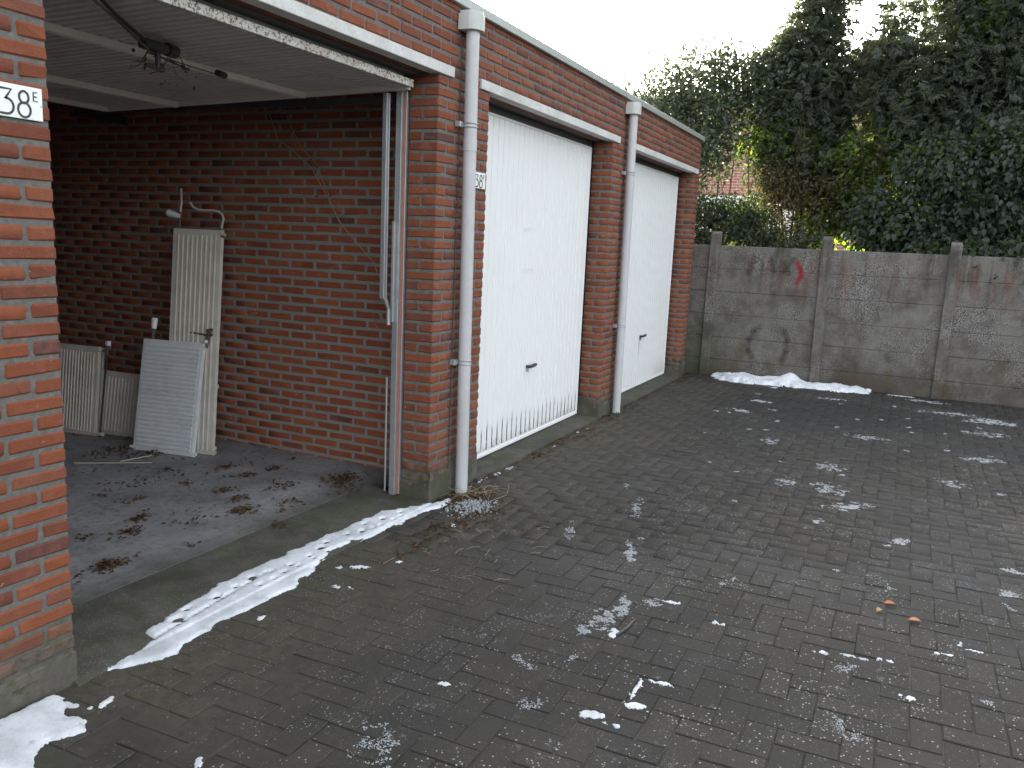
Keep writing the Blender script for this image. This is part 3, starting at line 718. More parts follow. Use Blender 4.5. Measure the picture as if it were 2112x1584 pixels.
# ------------------------------------------------------------------ radiators
def radiator(base, yaw, w, h, lean, vertical, nrib, mat, label, thick=.022, double=False, kind='ridge'):
    o = empty('radiator', base); tag(o, label, 'radiator', 'old radiators leaning in the open garage')
    o.rotation_mode = 'XYZ'
    r = Vector((math.cos(yaw), math.sin(yaw), 0)); back = Vector((-r.y, r.x, 0)); up = back*math.sin(lean) + Vector((0, 0, 1))*math.cos(lean); nb = r.cross(up)*-1
    # local axes: x = r (width), y = depth (away from camera), z = up
    Mx = Matrix((r, up.cross(r), up)).transposed().to_4x4(); Mx.translation = Vector(base); o.matrix_world = Mx
    p = MB().box((0, 0, 0), (w, thick, h), .004)
    bd = .028
    if vertical:
        pitch = (w-2*bd)/nrib
        for i in range(nrib):
            c = bd + pitch*(i+.5)
            p.prism([(c-pitch*.22, .0015), (c-pitch*.10, -.009), (c+pitch*.10, -.009), (c+pitch*.22, .0015)], 'z', bd*1.1, h-bd*1.6)
    else:
        pitch = (h-2*bd)/nrib
        for i in range(nrib):
            c = bd + pitch*(i+.5); q = pitch*.40
            pr = [(.0015, c-q), (-.008, c-q*.6), (-.008, c+q*.6), (.0015, c+q)]
            p.prism(pr, 'x', bd*.9, w-bd*.9)
    p.build('panel', mat, o)
    # rolled side edges and corner bosses
    MB().tube([(w, thick/2, .0), (w, thick/2, h)], thick*.42, 8).build('side_edge', mat, o)
    for (cx_, cz_) in ((w+.006, .02), (w+.006, h-.03), (-.006, .02)):
        MB().tube([(cx_-.02, thick/2, cz_), (cx_+.012, thick/2, cz_)], .013, 8).build('connection_boss', mat, o)
    if double:
        MB().box((.02, thick+.03, .01), (w-.01, thick+.05, h-.01), .003).box((.1, thick, .1), (w-.1, thick+.03, .16)).box((.1, thick, h-.2), (w-.1, thick+.03, h-.14)).build('rear_panel', mat, o)
    return o
R1 = radiator((2.241, 2.33, .048), -1.401, .499, .80, .19, False, 24, MRADW, 'short white radiator with horizontal ribs at the front of the pile')
MB().tube([(.07, .011, .80), (.07, .011, .84)], .009, 8).tube([(.07, .011, .84), (.07, .011, .87)], .015, 8).tube([(.07, .011, .85), (.12, .02, .855)], .008, 6).build('valve', MBRASS, R1)
MB().tube([(.07, .011, .875), (.07, .011, .90), (.07, .011, .945), (.07, .011, .953)], [.018, .021, .022, .018], 12).build('thermostat_head', MTHERM, R1, True)
v = MB().tube([(.515, .011, .77), (.52, .011, .83)], .011, 8).tube([(.52, .011, .83), (.54, .0, .90)], .015, 8).tube([(.50, .011, .86), (.56, .0, .865)], .011, 8).tube([(.52, -.01, .89), (.56, .0, .90)], .012, 6).tube([(.50, .011, .862), (.30, .02, .875), (.17, .025, .885)], .0075, 8)
v.build('valve', MBRASS, R1)
MB().tube([(.515, .0, .805), (.515, -.002, .825)], .014, 8).build('valve_cap', MTHERM, R1)
R2 = radiator((2.355, 2.139, .048), -1.35, .383, 1.582, .104, True, 9, MRAD, 'tall narrow cream radiator leaning upright against the brick wall')
MB().tube([(.045, .011, 1.58), (.045, .011, 1.635)], .008, 8).tube([(.045, .011, 1.635), (.045, .011, 1.70)], .006, 8).tube([(.045, .011, 1.655), (.045, .011, 1.672)], .012, 8).build('valve', MBRASS, R2)
MB().tube([(.05, .0, 1.665), (.02, .0, 1.672), (-.03, .0, 1.685), (-.045, .0, 1.688)], [.013, .020, .026, .023], 12).build('thermostat_head', MTHERM, R2, True)
MB().tube([(.045, .011, 1.70), (.05, .013, 1.76), (.045, .015, 1.82), (.04, .015, 1.86)], .0078, 8).build('hose', MRAD, R2, True)
cp = [(.372, .011, 1.578), (.376, .011, 1.62), (.383, .012, 1.66), (.372, .013, 1.69), (.345, .014, 1.71), (.30, .015, 1.718), (.235, .016, 1.716), (.185, .016, 1.718), (.145, .017, 1.732), (.115, .018, 1.765)]
MB().tube(cp, .0078, 8).build('hose', MRAD, R2, True)
MB().tube([(.372, .011, 1.555), (.372, .011, 1.595)], .010, 8).tube([(.37, .011, 1.54), (.394, .011, 1.54)], .013, 8).build('valve', MBRASS, R2)
R3 = radiator((2.40, 2.30, .048), -1.30, .42, .50, .10, True, 10, MRADW, 'low radiator edge sticking out behind the tall cream radiator'); R3.location = (2.415, 2.255, .048)
R4 = radiator((2.303, 3.25, .048), -1.433, .39, .674, .12, True, 12, MRAD, 'cream radiator half hidden behind the left brick pier', double=True)
R5 = radiator((2.44, 3.05, .048), -1.50, .58, .483, .16, True, 16, MRAD, 'low wide cream radiator standing against the wall behind the others', double=True)
MB().tube([(.41, .011, .645), (.44, .011, .65), (.46, .011, .655)], .008, 8).tube([(.455, .011, .62), (.455, .011, .70)], .013, 8).tube([(.475, .011, .66), (.475, .011, .70)], .012, 8).build('valve', MBRASS, R4)
MB().tube([(.455, .011, .69), (.455, .011, .725)], .016, 10).tube([(.478, .0, .69), (.478, .0, .725)], .015, 10).build('valve_cap', MTHERM, R4)
MB().tube([(.455, .011, .62), (.445, .011, .35), (.43, .011, .0)], .0075, 8).build('pipe', MDARK, R4)
MB().tube([(.40, .011, .02), (.46, .011, .02)], .015, 8).build('boss', MRAD, R4)

# sticks on the garage floor
for a, b, lab in (((1.78, 2.33), (2.06, 1.93), 'long thin pale wooden strip lying on the garage floor'), ((1.97, 2.13), (2.19, 2.08), 'short pale wooden strip pointing towards the radiators')):
    a_, b_ = Vector((*a, .0495)), Vector((*b, .0515)); d = (b_-a_).normalized(); n_ = Vector((-d.y, d.x, 0))*.006
    m = MB().add([a_-n_, b_-n_, b_+n_, a_+n_] + [p+Vector((0, 0, .006)) for p in (a_-n_, b_-n_, b_+n_, a_+n_)], [(0, 3, 2, 1), (4, 5, 6, 7), (0, 1, 5, 4), (1, 2, 6, 5), (2, 3, 7, 6), (3, 0, 4, 7)])
    tag(m.build('wood_strip', mat_paint('pale wood', (.42, .38, .31), .7, .3)), lab, 'wood strip', 'strips of wood on the garage floor')

# ------------------------------------------------------------------ concrete fence
fn = empty('concrete_fence', (9.3, -3, 0)); tag(fn, 'weathered grey concrete panel fence with posts at the end of the yard', 'fence')
PY = [2.6, 1.2, -.2, -1.6, -3.0, -4.4, -5.8, -7.2]
for i, y in enumerate(PY):
    h = (1.84, 1.84, 1.86, 1.845, 1.83, 1.82, 1.82, 1.82)[i]
    m = MB().box((-.065, y-.06+3, -.05), (.075, y+.06+3, h), .006)
    m.v = [(v[0], v[1]+(.012 if v[2] > 1 else 0)*(1 if i % 2 else -1), v[2]+(.02*(v[0]/.07) if v[2] > 1 else 0)) for v in m.v]
    m.build('post', MFENCE, fn)
for a, b in zip(PY[:-1], PY[1:]):
    z = -.10
    for k_ in range(6):
        hgt = .298 if k_ else .31
        off = random.uniform(-.006, .006)
        m = MB().box((-.018+off, b+.03+3, z+.0005), (.022+off, a-.03+3, z+hgt-.0005), .0065)
        m.v = [(v[0]+random.uniform(-.002, .002), v[1], v[2]) for v in m.v]
        m.box((.012+off, b+.04+3, z-.015), (.020+off, a-.04+3, z+.015))
        m.build('panel', MFENCE, fn); z += hgt
        if z > 1.66: break

# ------------------------------------------------------------------ snow
def sdist(P, poly):
    poly = np.array(poly, float); d = np.full(len(P), 1e9); inside = np.zeros(len(P), bool)
    for i in range(len(poly)):
        a, b = poly[i], poly[(i+1) % len(poly)]; ab = b-a; t = np.clip(((P-a)@ab)/(ab@ab+1e-12), 0, 1)
        d = np.minimum(d, np.hypot(*(P-a-t[:, None]*ab).T))
        c = (a[1] > P[:, 1]) != (b[1] > P[:, 1]); xi = a[0]+(P[:, 1]-a[1])/((b[1]-a[1]) if b[1] != a[1] else 1e-9)*ab[0]
        inside ^= c & (P[:, 0] < xi)
    return np.where(inside, d, -d)
def gz(P):
    z = np.full(len(P), .001); on = (P[:, 1] > -.03) & (P[:, 0] > -.02) & (P[:, 0] < 2.47)
    return np.where(on, .008+.035*np.clip((P[:, 1]+.03)/.489, 0, 1), z)
def height_mesh(name, poly, H, soft, cell, nz, nscale, seed, mat, holes=(), lump=0.0, peaks=(), thr=0.0, flat=False):
    poly = np.array(poly, float); lo = poly.min(0)-.03; hi = poly.max(0)+.03
    xs = np.arange(lo[0], hi[0], cell); ys = np.arange(lo[1], hi[1], cell); X, Y = np.meshgrid(xs, ys, indexing='ij'); P = np.stack([X.ravel(), Y.ravel()], 1)
    d = sdist(P, poly) + (vnoise(P, nscale, seed, 5)-.5)*nz - thr
    for hx, hy, hr in holes: d = np.minimum(d, np.hypot(P[:, 0]-hx, (P[:, 1]-hy)*1.6)-hr)
    top = H*(1-np.exp(-np.maximum(d, 0)/soft))*(1+lump*(vnoise(P, 9, seed+9)-.5)*2)
    for px, py, ph, ps in peaks: top += np.where(d > 0, ph*np.exp(-((P[:, 0]-px)**2+(P[:, 1]-py)**2)/ps**2), 0)*np.minimum(1, np.maximum(d, 0)/.05)
    Z = gz(P) + np.where(d > 0, top, d*.8)
    nx, ny = X.shape; keep = (d > -cell*1.8).reshape(nx, ny); K = keep[:-1, :-1] & keep[1:, :-1] & keep[1:, 1:] & keep[:-1, 1:]
    I = np.arange(nx*ny).reshape(nx, ny); F = np.stack([I[:-1, :-1][K], I[1:, :-1][K], I[1:, 1:][K], I[:-1, 1:][K]], 1)
    if len(F) == 0: return None
    used, inv = np.unique(F, return_inverse=True); V = np.stack([P[:, 0], P[:, 1], Z], 1)[used]
    me = np_mesh(name, V, inv.reshape(F.shape), mat)
    me.polygons.foreach_set('use_smooth', np.ones(len(me.polygons), bool)); return me
holes = [(.50+.118*i+random.uniform(-.03, .03), .050+random.uniform(-.03, .035), random.uniform(.013, .028)) for i in range(16)] + [(.95+.1*i+random.uniform(-.03, .03), .0+random.uniform(-.01, .01), random.uniform(.010, .018)) for i in range(13)] + [(.34+.035*i, -.0+.0035*i, random.uniform(.007, .014)) for i in range(22)]
main = [(.11, -.03), (.2, -.02), (.34, .01), (.35, .075), (.5, .10), (.85, .155), (1.35, .15), (1.8, .125), (2.15, .115), (2.3, .03), (2.45, -.03), (2.62, -.055), (2.64, -.085), (2.45, -.10), (2.30, -.055), (2.0, -.045), (1.75, -.03), (1.5, .0), (1.35, -.03), (1.10, -.10), (1.05, -.14), (.93, -.11), (.74, -.10), (.60, -.085), (.5, -.11), (.38, -.11), (.26, -.14), (.19, -.085)]
ss = link('snow_strip', height_mesh('snow_strip', main, .012, .007, .0055, .055, 15, 1, MSNOW, holes, .25)); tag(ss, 'long melting strip of snow along the open garage threshold', kind='stuff')
sp_ = [(-.75, .0), (-.27, -.01), (-.10, -.025), (-.095, -.06), (-.15, -.13), (-.17, -.18), (-.155, -.24), (-.20, -.29), (-.30, -.24), (-.36, -.27), (-.42, -.33), (-.46, -.30), (-.75, -.34)]
s2 = link('snow_patch', height_mesh('snow_patch', sp_, .020, .012, .0065, .055, 20, 4, MSNOW, (), .3)); tag(s2, 'patch of snow at the foot of the left brick pier', kind='stuff')
pile = [(9.22, -.35), (9.22, -2.25), (9.02, -2.25), (8.93, -1.9), (8.88, -1.45), (8.80, -1.1), (8.75, -.8), (8.86, -.4)]
s3 = link('snow_pile', height_mesh('snow_pile', pile, .05, .05, .013, .24, 9, 7, MSNOW, (), .6, ((9.10, -1.32, .09, .17), (9.06, -.75, .045, .2), (9.12, -1.88, .035, .16), (9.1, -1.05, .02, .1)))); tag(s3, 'low dirty snow pile against the concrete fence', kind='stuff')
# scraps: (x, y, length, width, angle, noisiness, crusty)
SL = [];
scr = [(1.34, -.16, .05, .03, .3, 1), (1.40, -.24, .12, .03, -1.0, 1), (1.56, -.365, .03, .02, 0, 0), (1.15, -.28, .05, .03, .6, 1), (1.165, -.36, .06, .025, 1.2, 1), (.72, -.214, .05, .03, .2, 0), (2.18, -.33, .07, .03, .5, 1),
       (3.11, -.045, .16, .025, 0, 1), (3.30, -.05, .14, .022, 0, 1), (3.5, -.065, .08, .02, 0, 1), (4.3, -.08, .06, .03, 0, 1), (4.9, -.06, .10, .03, 0, 1), (5.1, -.09, .08, .03, 0, 1),
       (.96, -1.80, .19, .020, .05, 0), (1.055, -1.87, .020, .10, 0, 0), (.85, -1.83, .05, .09, 0, 1), (.72, -1.71, .06, .10, .3, 0), (.69, -1.80, .02, .08, 0, 0), (1.32, -1.45, .12, .06, .3, 2), (1.45, -1.50, .22, .09, .35, 2), (1.62, -1.54, .24, .08, .2, 2), (1.76, -1.63, .08, .10, .5, 2), (1.80, -1.71, .03, .12, .1, 1), (1.36, -1.58, .10, .04, 0, 1),
       (2.36, -1.34, .30, .07, .3, 2), (2.45, -.95, .50, .05, .25, 3), (3.1, -1.15, .45, .06, .2, 3), (3.48, -2.215, .14, .06, .2, 2), (3.92, -2.36, .35, .14, -.8, 2), (4.29, -2.2, .30, .20, .2, 3), (4.3, -1.9, .3, .12, .2, 3), (3.156, -3.235, .10, .09, 0, 2), (1.893, -2.868, .03, .07, .2, 0), (1.87, -2.84, .05, .03, 0, 0), (1.99, -2.945, .015, .14, 0, 0), (2.03, -2.93, .06, .02, 0, 0),
       (1.694, -1.953, .02, .05, 0, 1), (8.0, -3.45, .5, .25, 1.5, 2), (8.7, -1.2, .10, .10, 0, 1), (4.94, -2.17, .3, .18, .3, 3), (3.31, -2.66, .22, .08, -.6, 2), (1.64, -2.40, .03, .05, 0, 1), (1.67, -2.52, .015, .12, 0, 0), (1.70, -2.64, .02, .07, 0, 1), (1.42, -2.72, .03, .05, 0, 1), (1.54, -3.01, .05, .05, 0, 2), (1.085, -2.52, .18, .16, .4, 3), (-.145, -.735, .06, .03, .5, 0), (.667, -1.5, .09, .09, .2, 3), (.641, -1.155, .025, .04, .3, 0), (.19, -1.153, .25, .12, .6, 3),
       (5.6, -1.6, .25, .12, 0, 3), (6.3, -2.4, .4, .15, 1.3, 3), (6.9, -1.1, .25, .1, 1.2, 2), (7.6, -1.2, .25, .12, 1.4, 2), (8.3, -1.9, .12, .3, .1, 2), (8.2, -3.1, .2, .5, .1, 3), (7.2, -3.4, .25, .4, .1, 3), (8.9, -2.9, .15, .35, 0, 2), (9.12, -2.6, .07, .55, 0, 1), (6.0, -3.3, .2, .3, .2, 3), (5.0, -3.0, .25, .2, .5, 3), (2.6, -2.6, .2, .1, .4, 3), (2.8, -3.2, .1, .15, .2, 2), (.95, -.95, .02, .02, 0, 0), (2.2, -1.9, .1, .1, .2, 3),
       (-.12, -.115, .03, .08, .2, 0), (-.04, -.20, .07, .03, .3, 0), (-.09, -.185, .04, .02, .9, 0)]
me_list = []
for i, (x, y, L, W, a, kind_) in enumerate(scr):
    c, s_ = math.cos(a), math.sin(a); hx, hy = L/2, W/2
    poly = [(x+px*hx*c-py*hy*s_, y+px*hx*s_+py*hy*c) for px, py in ((-1, -.4), (-.5, -1), (.5, -.9), (1, -.2), (.9, .5), (.2, 1), (-.6, .8), (-1, .3))]
    cell = .005 if x < 3 else (.008 if x < 5 else .012)
    if x > 3.6: poly = [(x+(px-x)*.75, y+(py-y)*.6) for px, py in poly]
    if kind_ > 1: SL.append((x, y, L, W, a, kind_)); continue
    if kind_ <= 1: m = height_mesh('s', poly, .0035, .004, cell*.7, .040+.02*kind_, 60, 20+i, MSNOW, thr=.0035)
    if m: me_list.append((m, kind_ > 1))
def join(ms, name, mat):
    V, F, off = [], [], 0
    for m in ms:
        v = np.zeros(len(m.vertices)*3, np.float32); m.vertices.foreach_get('co', v); V.append(v.reshape(-1, 3))
        f = np.zeros(len(m.loops), np.int32); m.loops.foreach_get('vertex_index', f); F.append(f.reshape(-1, 4)+off); off += len(m.vertices)
    me = np_mesh(name, np.concatenate(V), np.concatenate(F), mat); me.polygons.foreach_set('use_smooth', np.ones(len(me.polygons), bool)); return me
tag(link('snow_scraps', join([m for m, k_ in me_list if not k_], 'snow_scraps', MSNOW)), 'small scraps of snow left in the paver joints', kind='stuff')
def flakes(name, patches, mat, seed, label):
    """thin crusty patches made of separate flat ice grains"""
    r = np.random.default_rng(seed); V, F = [], []; n0 = 0
    for x, y, L, W, a, kd in patches:
        far = max(1.0, (x+1.9)/3.2); n_ = int(min(1500, (L*W*.8)*(46000 if kd == 2 else 15000)/far**1.3)+12)
        th = r.uniform(0, 2*np.pi, n_*3); rad = np.sqrt(r.random(n_*3)); P = np.column_stack([rad*np.cos(th)*L*.62, rad*np.sin(th)*W*.7]); c, s_ = math.cos(a), math.sin(a)
        P = np.column_stack([x+P[:, 0]*c-P[:, 1]*s_, y+P[:, 0]*s_+P[:, 1]*c]); q = vnoise(P, 26, seed+3, 5)-.30*rad+r.normal(0, .03, len(P)); P = P[np.argsort(-q)[:n_]]
        m_ = len(P); sz = r.uniform(.0012, .0042, m_)*far**.75; k6 = 6; ang = np.linspace(0, 2*np.pi, k6, endpoint=False)
        R_ = sz[:, None]*r.uniform(.55, 1.2, (m_, k6)); ro = r.uniform(0, 6.28, m_)[:, None]
        X = P[:, 0:1]+R_*np.cos(ang+ro); Y = P[:, 1:2]+R_*np.sin(ang+ro); z0 = .0005+r.random(m_)*.0012
        ring = np.stack([X, Y, np.repeat(z0[:, None], k6, 1)-.001], 2); top = np.stack([P[:, 0], P[:, 1], z0+sz*.45], 1)[:, None]
        V.append(np.concatenate([ring, top], 1).reshape(-1, 3)); o_ = n0+np.arange(m_)[:, None, None]*(k6+1); tri = np.array([[i_, (i_+1) % k6, k6] for i_ in range(k6)])[None]
        F.append((o_+tri).reshape(-1, 3)); n0 += m_*(k6+1)
    o = link(name, np_mesh(name, np.concatenate(V), np.concatenate(F), mat)); tag(o, label, kind='stuff'); return o
rf_ = random.Random(77)
for _ in range(48):
    x = rf_.uniform(.3, 8.8); y = rf_.uniform(-3.6, -.9); SL.append((x, y, rf_.uniform(.03, .16), rf_.uniform(.02, .06), rf_.uniform(-.6, 1.6), 3))
flakes('frozen_slush', SL, MSLUSH, 91, 'thin crusty frost patches scattered over the dark pavers')
# granular ice heap beside the pipe
def grains(name, cx, cy, sx, sy, n, r0, r1, hgt, mat, seed, label):
    r = np.random.default_rng(seed); V, F = [], []; oct_ = np.array([(1, 0, 0), (-1, 0, 0), (0, 1, 0), (0, -1, 0), (0, 0, 1), (0, 0, -1)], float); of = np.array([(0, 2, 4), (2, 1, 4), (1, 3, 4), (3, 0, 4), (2, 0, 5), (1, 2, 5), (3, 1, 5), (0, 3, 5)])
    for i in range(n):
        a = r.normal(0, 1, 2)*.5; p = np.array([cx+a[0]*sx, cy+a[1]*sy, .003+hgt*max(0, 1-a@a)*r.random()]); s_ = r.uniform(r0, r1)
        V.append(oct_*s_*r.uniform(.6, 1.2, (6, 1)) @ np.linalg.qr(r.normal(size=(3, 3)))[0] + p); F.append(of+6*i)
    me = np_mesh(name, np.concatenate(V), np.concatenate(F), mat); o = link(name, me); tag(o, label, kind='stuff'); return o
grains('ice_crumbs', 2.53, -.26, .17, .12, 420, .003, .012, .02, MSLUSH, 31, 'heap of granular ice crumbs below the thick downpipe')

# ------------------------------------------------------------------ litter
def leaf_mesh(name, P, N, A, size, mat, tint, aspect=.5, fold=.25, bend=0.0):
    """leaves: P base (n,3), A axis dir (n,3), N approx normal (n,3), size (n,)"""
    A = A/np.linalg.norm(A, axis=1, keepdims=True); B = np.cross(N, A); B /= np.linalg.norm(B, axis=1, keepdims=True)+1e-9; N = np.cross(A, B); s = size[:, None]
    w_ = aspect*s*.5
    base = P; tip = P+A*s - N*s*bend; l1 = P+A*s*.30+B*w_*.9+N*w_*fold; l2 = P+A*s*.66+B*w_*.8+N*w_*fold*.8 - N*s*bend*.3; r1 = P+A*s*.30-B*w_*.9+N*w_*fold; r2 = P+A*s*.66-B*w_*.8+N*w_*fold*.8 - N*s*bend*.3
    V = np.stack([base, l1, l2, tip, r2, r1], 1).reshape(-1, 3); n_ = len(P); o = np.arange(n_)[:, None]*6
    F = np.concatenate([o+np.array([0, 3, 2, 1]), o+np.array([0, 5, 4, 3])], 0)
    return np_mesh(name, V, F, mat, np.concatenate([tint, tint]))
def litter(name, heaps, mat, seed, label, z0):
    r = np.random.default_rng(seed); P = []
    for x, y, rad, n_ in heaps:
        a = r.normal(0, .5, (n_, 2))*rad; P.append(np.column_stack([x+a[:, 0]*1.5, y+a[:, 1], z0+r.random(n_)*.012+.02*np.exp(-(a**2).sum(1)/(rad*.3)**2)*r.random(n_)]))
    P = np.concatenate(P); n_ = len(P); th = r.uniform(0, 6.28, n_); A = np.column_stack([np.cos(th), np.sin(th), r.normal(0, .25, n_)]); N = np.column_stack([r.normal(0, .4, n_), r.normal(0, .4, n_), np.ones(n_)])
    me = leaf_mesh(name, P, N, A, r.uniform(.008, .035, n_), mat, r.random(n_), .45, .6, .2); o = link(name, me); tag(o, label, kind='stuff'); return o
hp_ = [(2.455, .659, .10, 260), (2.41, 1.18, .05, 60), (2.19, 1.216, .045, 45), (2.25, 1.474, .05, 45), (1.231, 1.108, .05, 45), (1.075, .982, .055, 60), (.708, .697, .06, 120), (.909, 1.083, .035, 20), (1.635, .743, .06, 90), (1.548, .421, .03, 25), (2.162, 2.396, .12, 120), (2.265, 2.131, .09, 120), (1.486, 1.382, .03, 18), (1.83, 1.397, .04, 25), (1.848, 1.095, .06, 45), (1.787, .922, .05, 45), (1.9, .62, .08, 35), (2.1, .85, .09, 45), (1.35, .85, .1, 30), (2.3, .5, .1, 40), (1.6, 1.7, .12, 30), (2.0, 1.7, .15, 40)]
for _ in range(70): hp_.append((random.uniform(.4, 2.75), random.uniform(.5, 3.0), random.uniform(.02, .08), random.randint(2, 9)))
litter('leaf_litter', hp_, MDRY, 2, 'brown dry leaves blown over the garage floor', .047)
litter('dirt_litter', [(2.62, -.12, .12, 220), (2.75, -.20, .14, 240), (2.45, -.40, .16, 110), (2.2, -.33, .10, 60), (2.05, -.30, .10, 50), (1.75, -.35, .10, 50), (4.0, -.1, .2, 50), (4.9, -.12, .25, 80), (2.4, -.75, .12, 25)] + [(random.uniform(3.1, 8.7), random.uniform(-.12, -.05), .06, 10) for _ in range(40)], MDRY, 3, 'crumbled dead leaves and dirt at the foot of the brick pier', .002)
# dry grass stems around the pipe foot
r = random.Random(4); m = MB()
for i in range(46):
    x, y = 2.74+r.gauss(0, .10), -.16+r.gauss(0, .05); th = r.uniform(0, 6.28); L = r.uniform(.05, .17); h = r.uniform(.0, .03)
    p0 = Vector((x, y, .004)); p2 = p0+Vector((math.cos(th)*L, math.sin(th)*L, r.uniform(0, .03))); p1 = (p0+p2)/2+Vector((0, 0, h)); m.tube([p0, p1, p2], [.0013, .0011, .0007], 3, False)
for i in range(26):
    x, y = r.uniform(1.4, 2.6), r.uniform(-1.0, -.3); th = r.uniform(0, 6.28); L = r.uniform(.03, .10); p0 = Vector((x, y, .004)); p2 = p0+Vector((math.cos(th)*L, math.sin(th)*L, .003)); m.tube([p0, (p0+p2)/2+Vector((r.gauss(0, .01), r.gauss(0, .01), .006)), p2], .0011, 3, False)
for i in range(22):
    x, y = r.uniform(.6, 2.7), r.uniform(.55, 2.0); th = r.uniform(0, 6.28); L = r.uniform(.03, .12); p0 = Vector((x, y, .05)); p2 = p0+Vector((math.cos(th)*L, math.sin(th)*L, .003)); m.tube([p0, (p0+p2)/2+Vector((0, 0, .006)), p2], .0012, 3, False)
m.tube([(2.66, -.30, .003), (2.84, -.36, .02), (2.93, -.33, .06)], .0016, 4, False)
tag(m.build('dry_stems', MTWIG), 'thin dry grass stems and twigs by the downpipe and doorway', kind='stuff')
# three orange leaves, a black lump, a stick in the slush
def big_leaf(x, y, th, s, lab, mat=MOFF, cat='leaf'):
    a = Vector((math.cos(th), math.sin(th), 0)); b = Vector((-a.y, a.x, 0)); m = MB(); n_ = 8; vs = []
    for i in range(n_+1):
        t = i/n_; w_ = .30*s*math.sin(math.pi*min(1, t*.97+.03))**.8; c = a*(t-.5)*s; z = .004+.010*math.sin(t*3.1)*.8
        vs += [tuple(c+b*w_+Vector((0, 0, z+.006))), tuple(c+Vector((0, 0, z))), tuple(c-b*w_+Vector((0, 0, z+.004)))]
    fs = []
    for i in range(n_): fs += [(3*i, 3*i+1, 3*i+4, 3*i+3), (3*i+1, 3*i+2, 3*i+5, 3*i+4)]
    m.add(vs, fs).tube([tuple(a*-.5*s+Vector((0, 0, .004))), tuple(a*-.68*s+Vector((0, 0, .006)))], .0009, 4); o = m.build('fallen_leaf', mat, None, True, (x, y, .002)); tag(o, lab, cat, 'orange leaves fallen on the pavers')
big_leaf(2.316, -2.643, -1.2, .055, 'narrow orange leaf, farthest of the three on the pavers')
big_leaf(2.205, -2.60, -.5, .042, 'small yellowish brown leaf between the orange ones', mat_paint('tan leaf', (.36, .20, .07), .6, .3, (.2, .1, .04), 60))
big_leaf(2.17, -2.75, -1.4, .055, 'broad bright orange leaf, nearest of the three on the pavers', mat_paint('bright leaf', (.42, .15, .06), .6, .3, (.2, .08, .03), 60))
mm = MB()
for i in range(7): a = i*.9; mm.tube([(0, 0, .012), (.014*math.cos(a), .014*math.sin(a), .02+.004*(i % 3))], [.010, .003], 5)
tag(mm.build('dirt_clod', MDARK, None, False, (2.508, -.85, 0)), 'small black clod lying alone on the pavers', 'clod')
tag(MB().tube([(1.335, -1.60, .008), (1.42, -1.62, .012), (1.52, -1.625, .010)], [.005, .006, .003], 6).build('twig', MDARK), 'dark broken twig along the edge of the slush', 'twig')
# dry creeper hanging in the open garage
cr = empty('dry_creeper', (2.75, 1.2, 2.4)); tag(cr, 'thin dry creeper hanging across the brick wall inside the garage', 'creeper')
O = Vector((2.75, 1.2, 2.4))
def W(*p): return [tuple(Vector(q)-O) for q in p]
MB().tube(W((2.72, 1.62, 2.55), (2.75, 1.50, 2.40), (2.75, 1.441, 2.256), (2.75, 1.30, 2.17), (2.76, 1.16, 2.064), (2.75, 1.03, 1.891), (2.74, .90, 1.70), (2.74, .739, 1.552), (2.72, .62, 1.46), (2.70, .56, 1.37)), [.0035]*4+[.003]*4+[.002]*2, 5).build('stem', MTWIG, cr)
MB().tube(W((2.72, 1.40, 2.53), (2.75, 1.324, 2.334), (2.76, 1.25, 2.20), (2.75, 1.10, 2.08), (2.74, 1.05, 1.98), (2.75, 1.00, 1.87)), .0025, 5).tube(W((2.75, 1.03, 1.89), (2.72, .93, 1.80), (2.70, .83, 1.77)), .0014, 4).build('stem', MTWIG, cr)
rr = np.random.default_rng(5); cp_ = np.array(W((2.74, 1.02, 1.86), (2.74, 1.12, 2.10), (2.74, 1.10, 2.14), (2.74, 1.30, 2.28), (2.72, 1.27, 2.33))); P = cp_[rr.integers(0, 5, 60)]+rr.normal(0, .022, (60, 3))
link('dead_leaves', leaf_mesh('dead_leaves', P, rr.normal(size=(60, 3)), rr.normal(size=(60, 3))+np.array([0, 0, -1]), rr.uniform(.01, .03, 60), MDRY, rr.random(60), .5, .4, .2), None, cr)
cv = empty('dead_ivy', (1.0, .6, 2.4)); tag(cv, 'dead ivy tangled round the lock of the open garage door', 'ivy')
m = MB(); r = random.Random(8)
for i in range(7):
    p = Vector((r.uniform(-.1, .35), 0, 0)); p.y = .35*p.x+r.uniform(-.04, .08); q = p+Vector((r.uniform(-.12, .12), r.uniform(-.08, .08), r.uniform(-.09, .02))); m.tube([p+Vector((0, 0, .02)), (p+q)/2+Vector((0, 0, -.02)), q], .0022, 4, False)
m.tube([(-.72, -.42, .04), (-.35, -.17, .03), (.0, .05, .0), (.3, .14, -.01)], .006, 5).build('stem', mat_paint('dark stem', (.06, .045, .035), .8, .3), cv)
P = np.column_stack([rr.normal(.1, .12, 46), rr.uniform(-.06, .12, 46), rr.uniform(-.13, .02, 46)]); P[:, 1] += .3*P[:, 0]
link('dead_leaves', leaf_mesh('dead_leaves', P, rr.normal(size=(46, 3)), rr.normal(size=(46, 3))+np.array([0, 0, -1.2]), np.where(np.arange(46) < 20, rr.uniform(.015, .04, 46), .002), MDRY, rr.random(46)*.4, .5, .4, .2), None, cv)

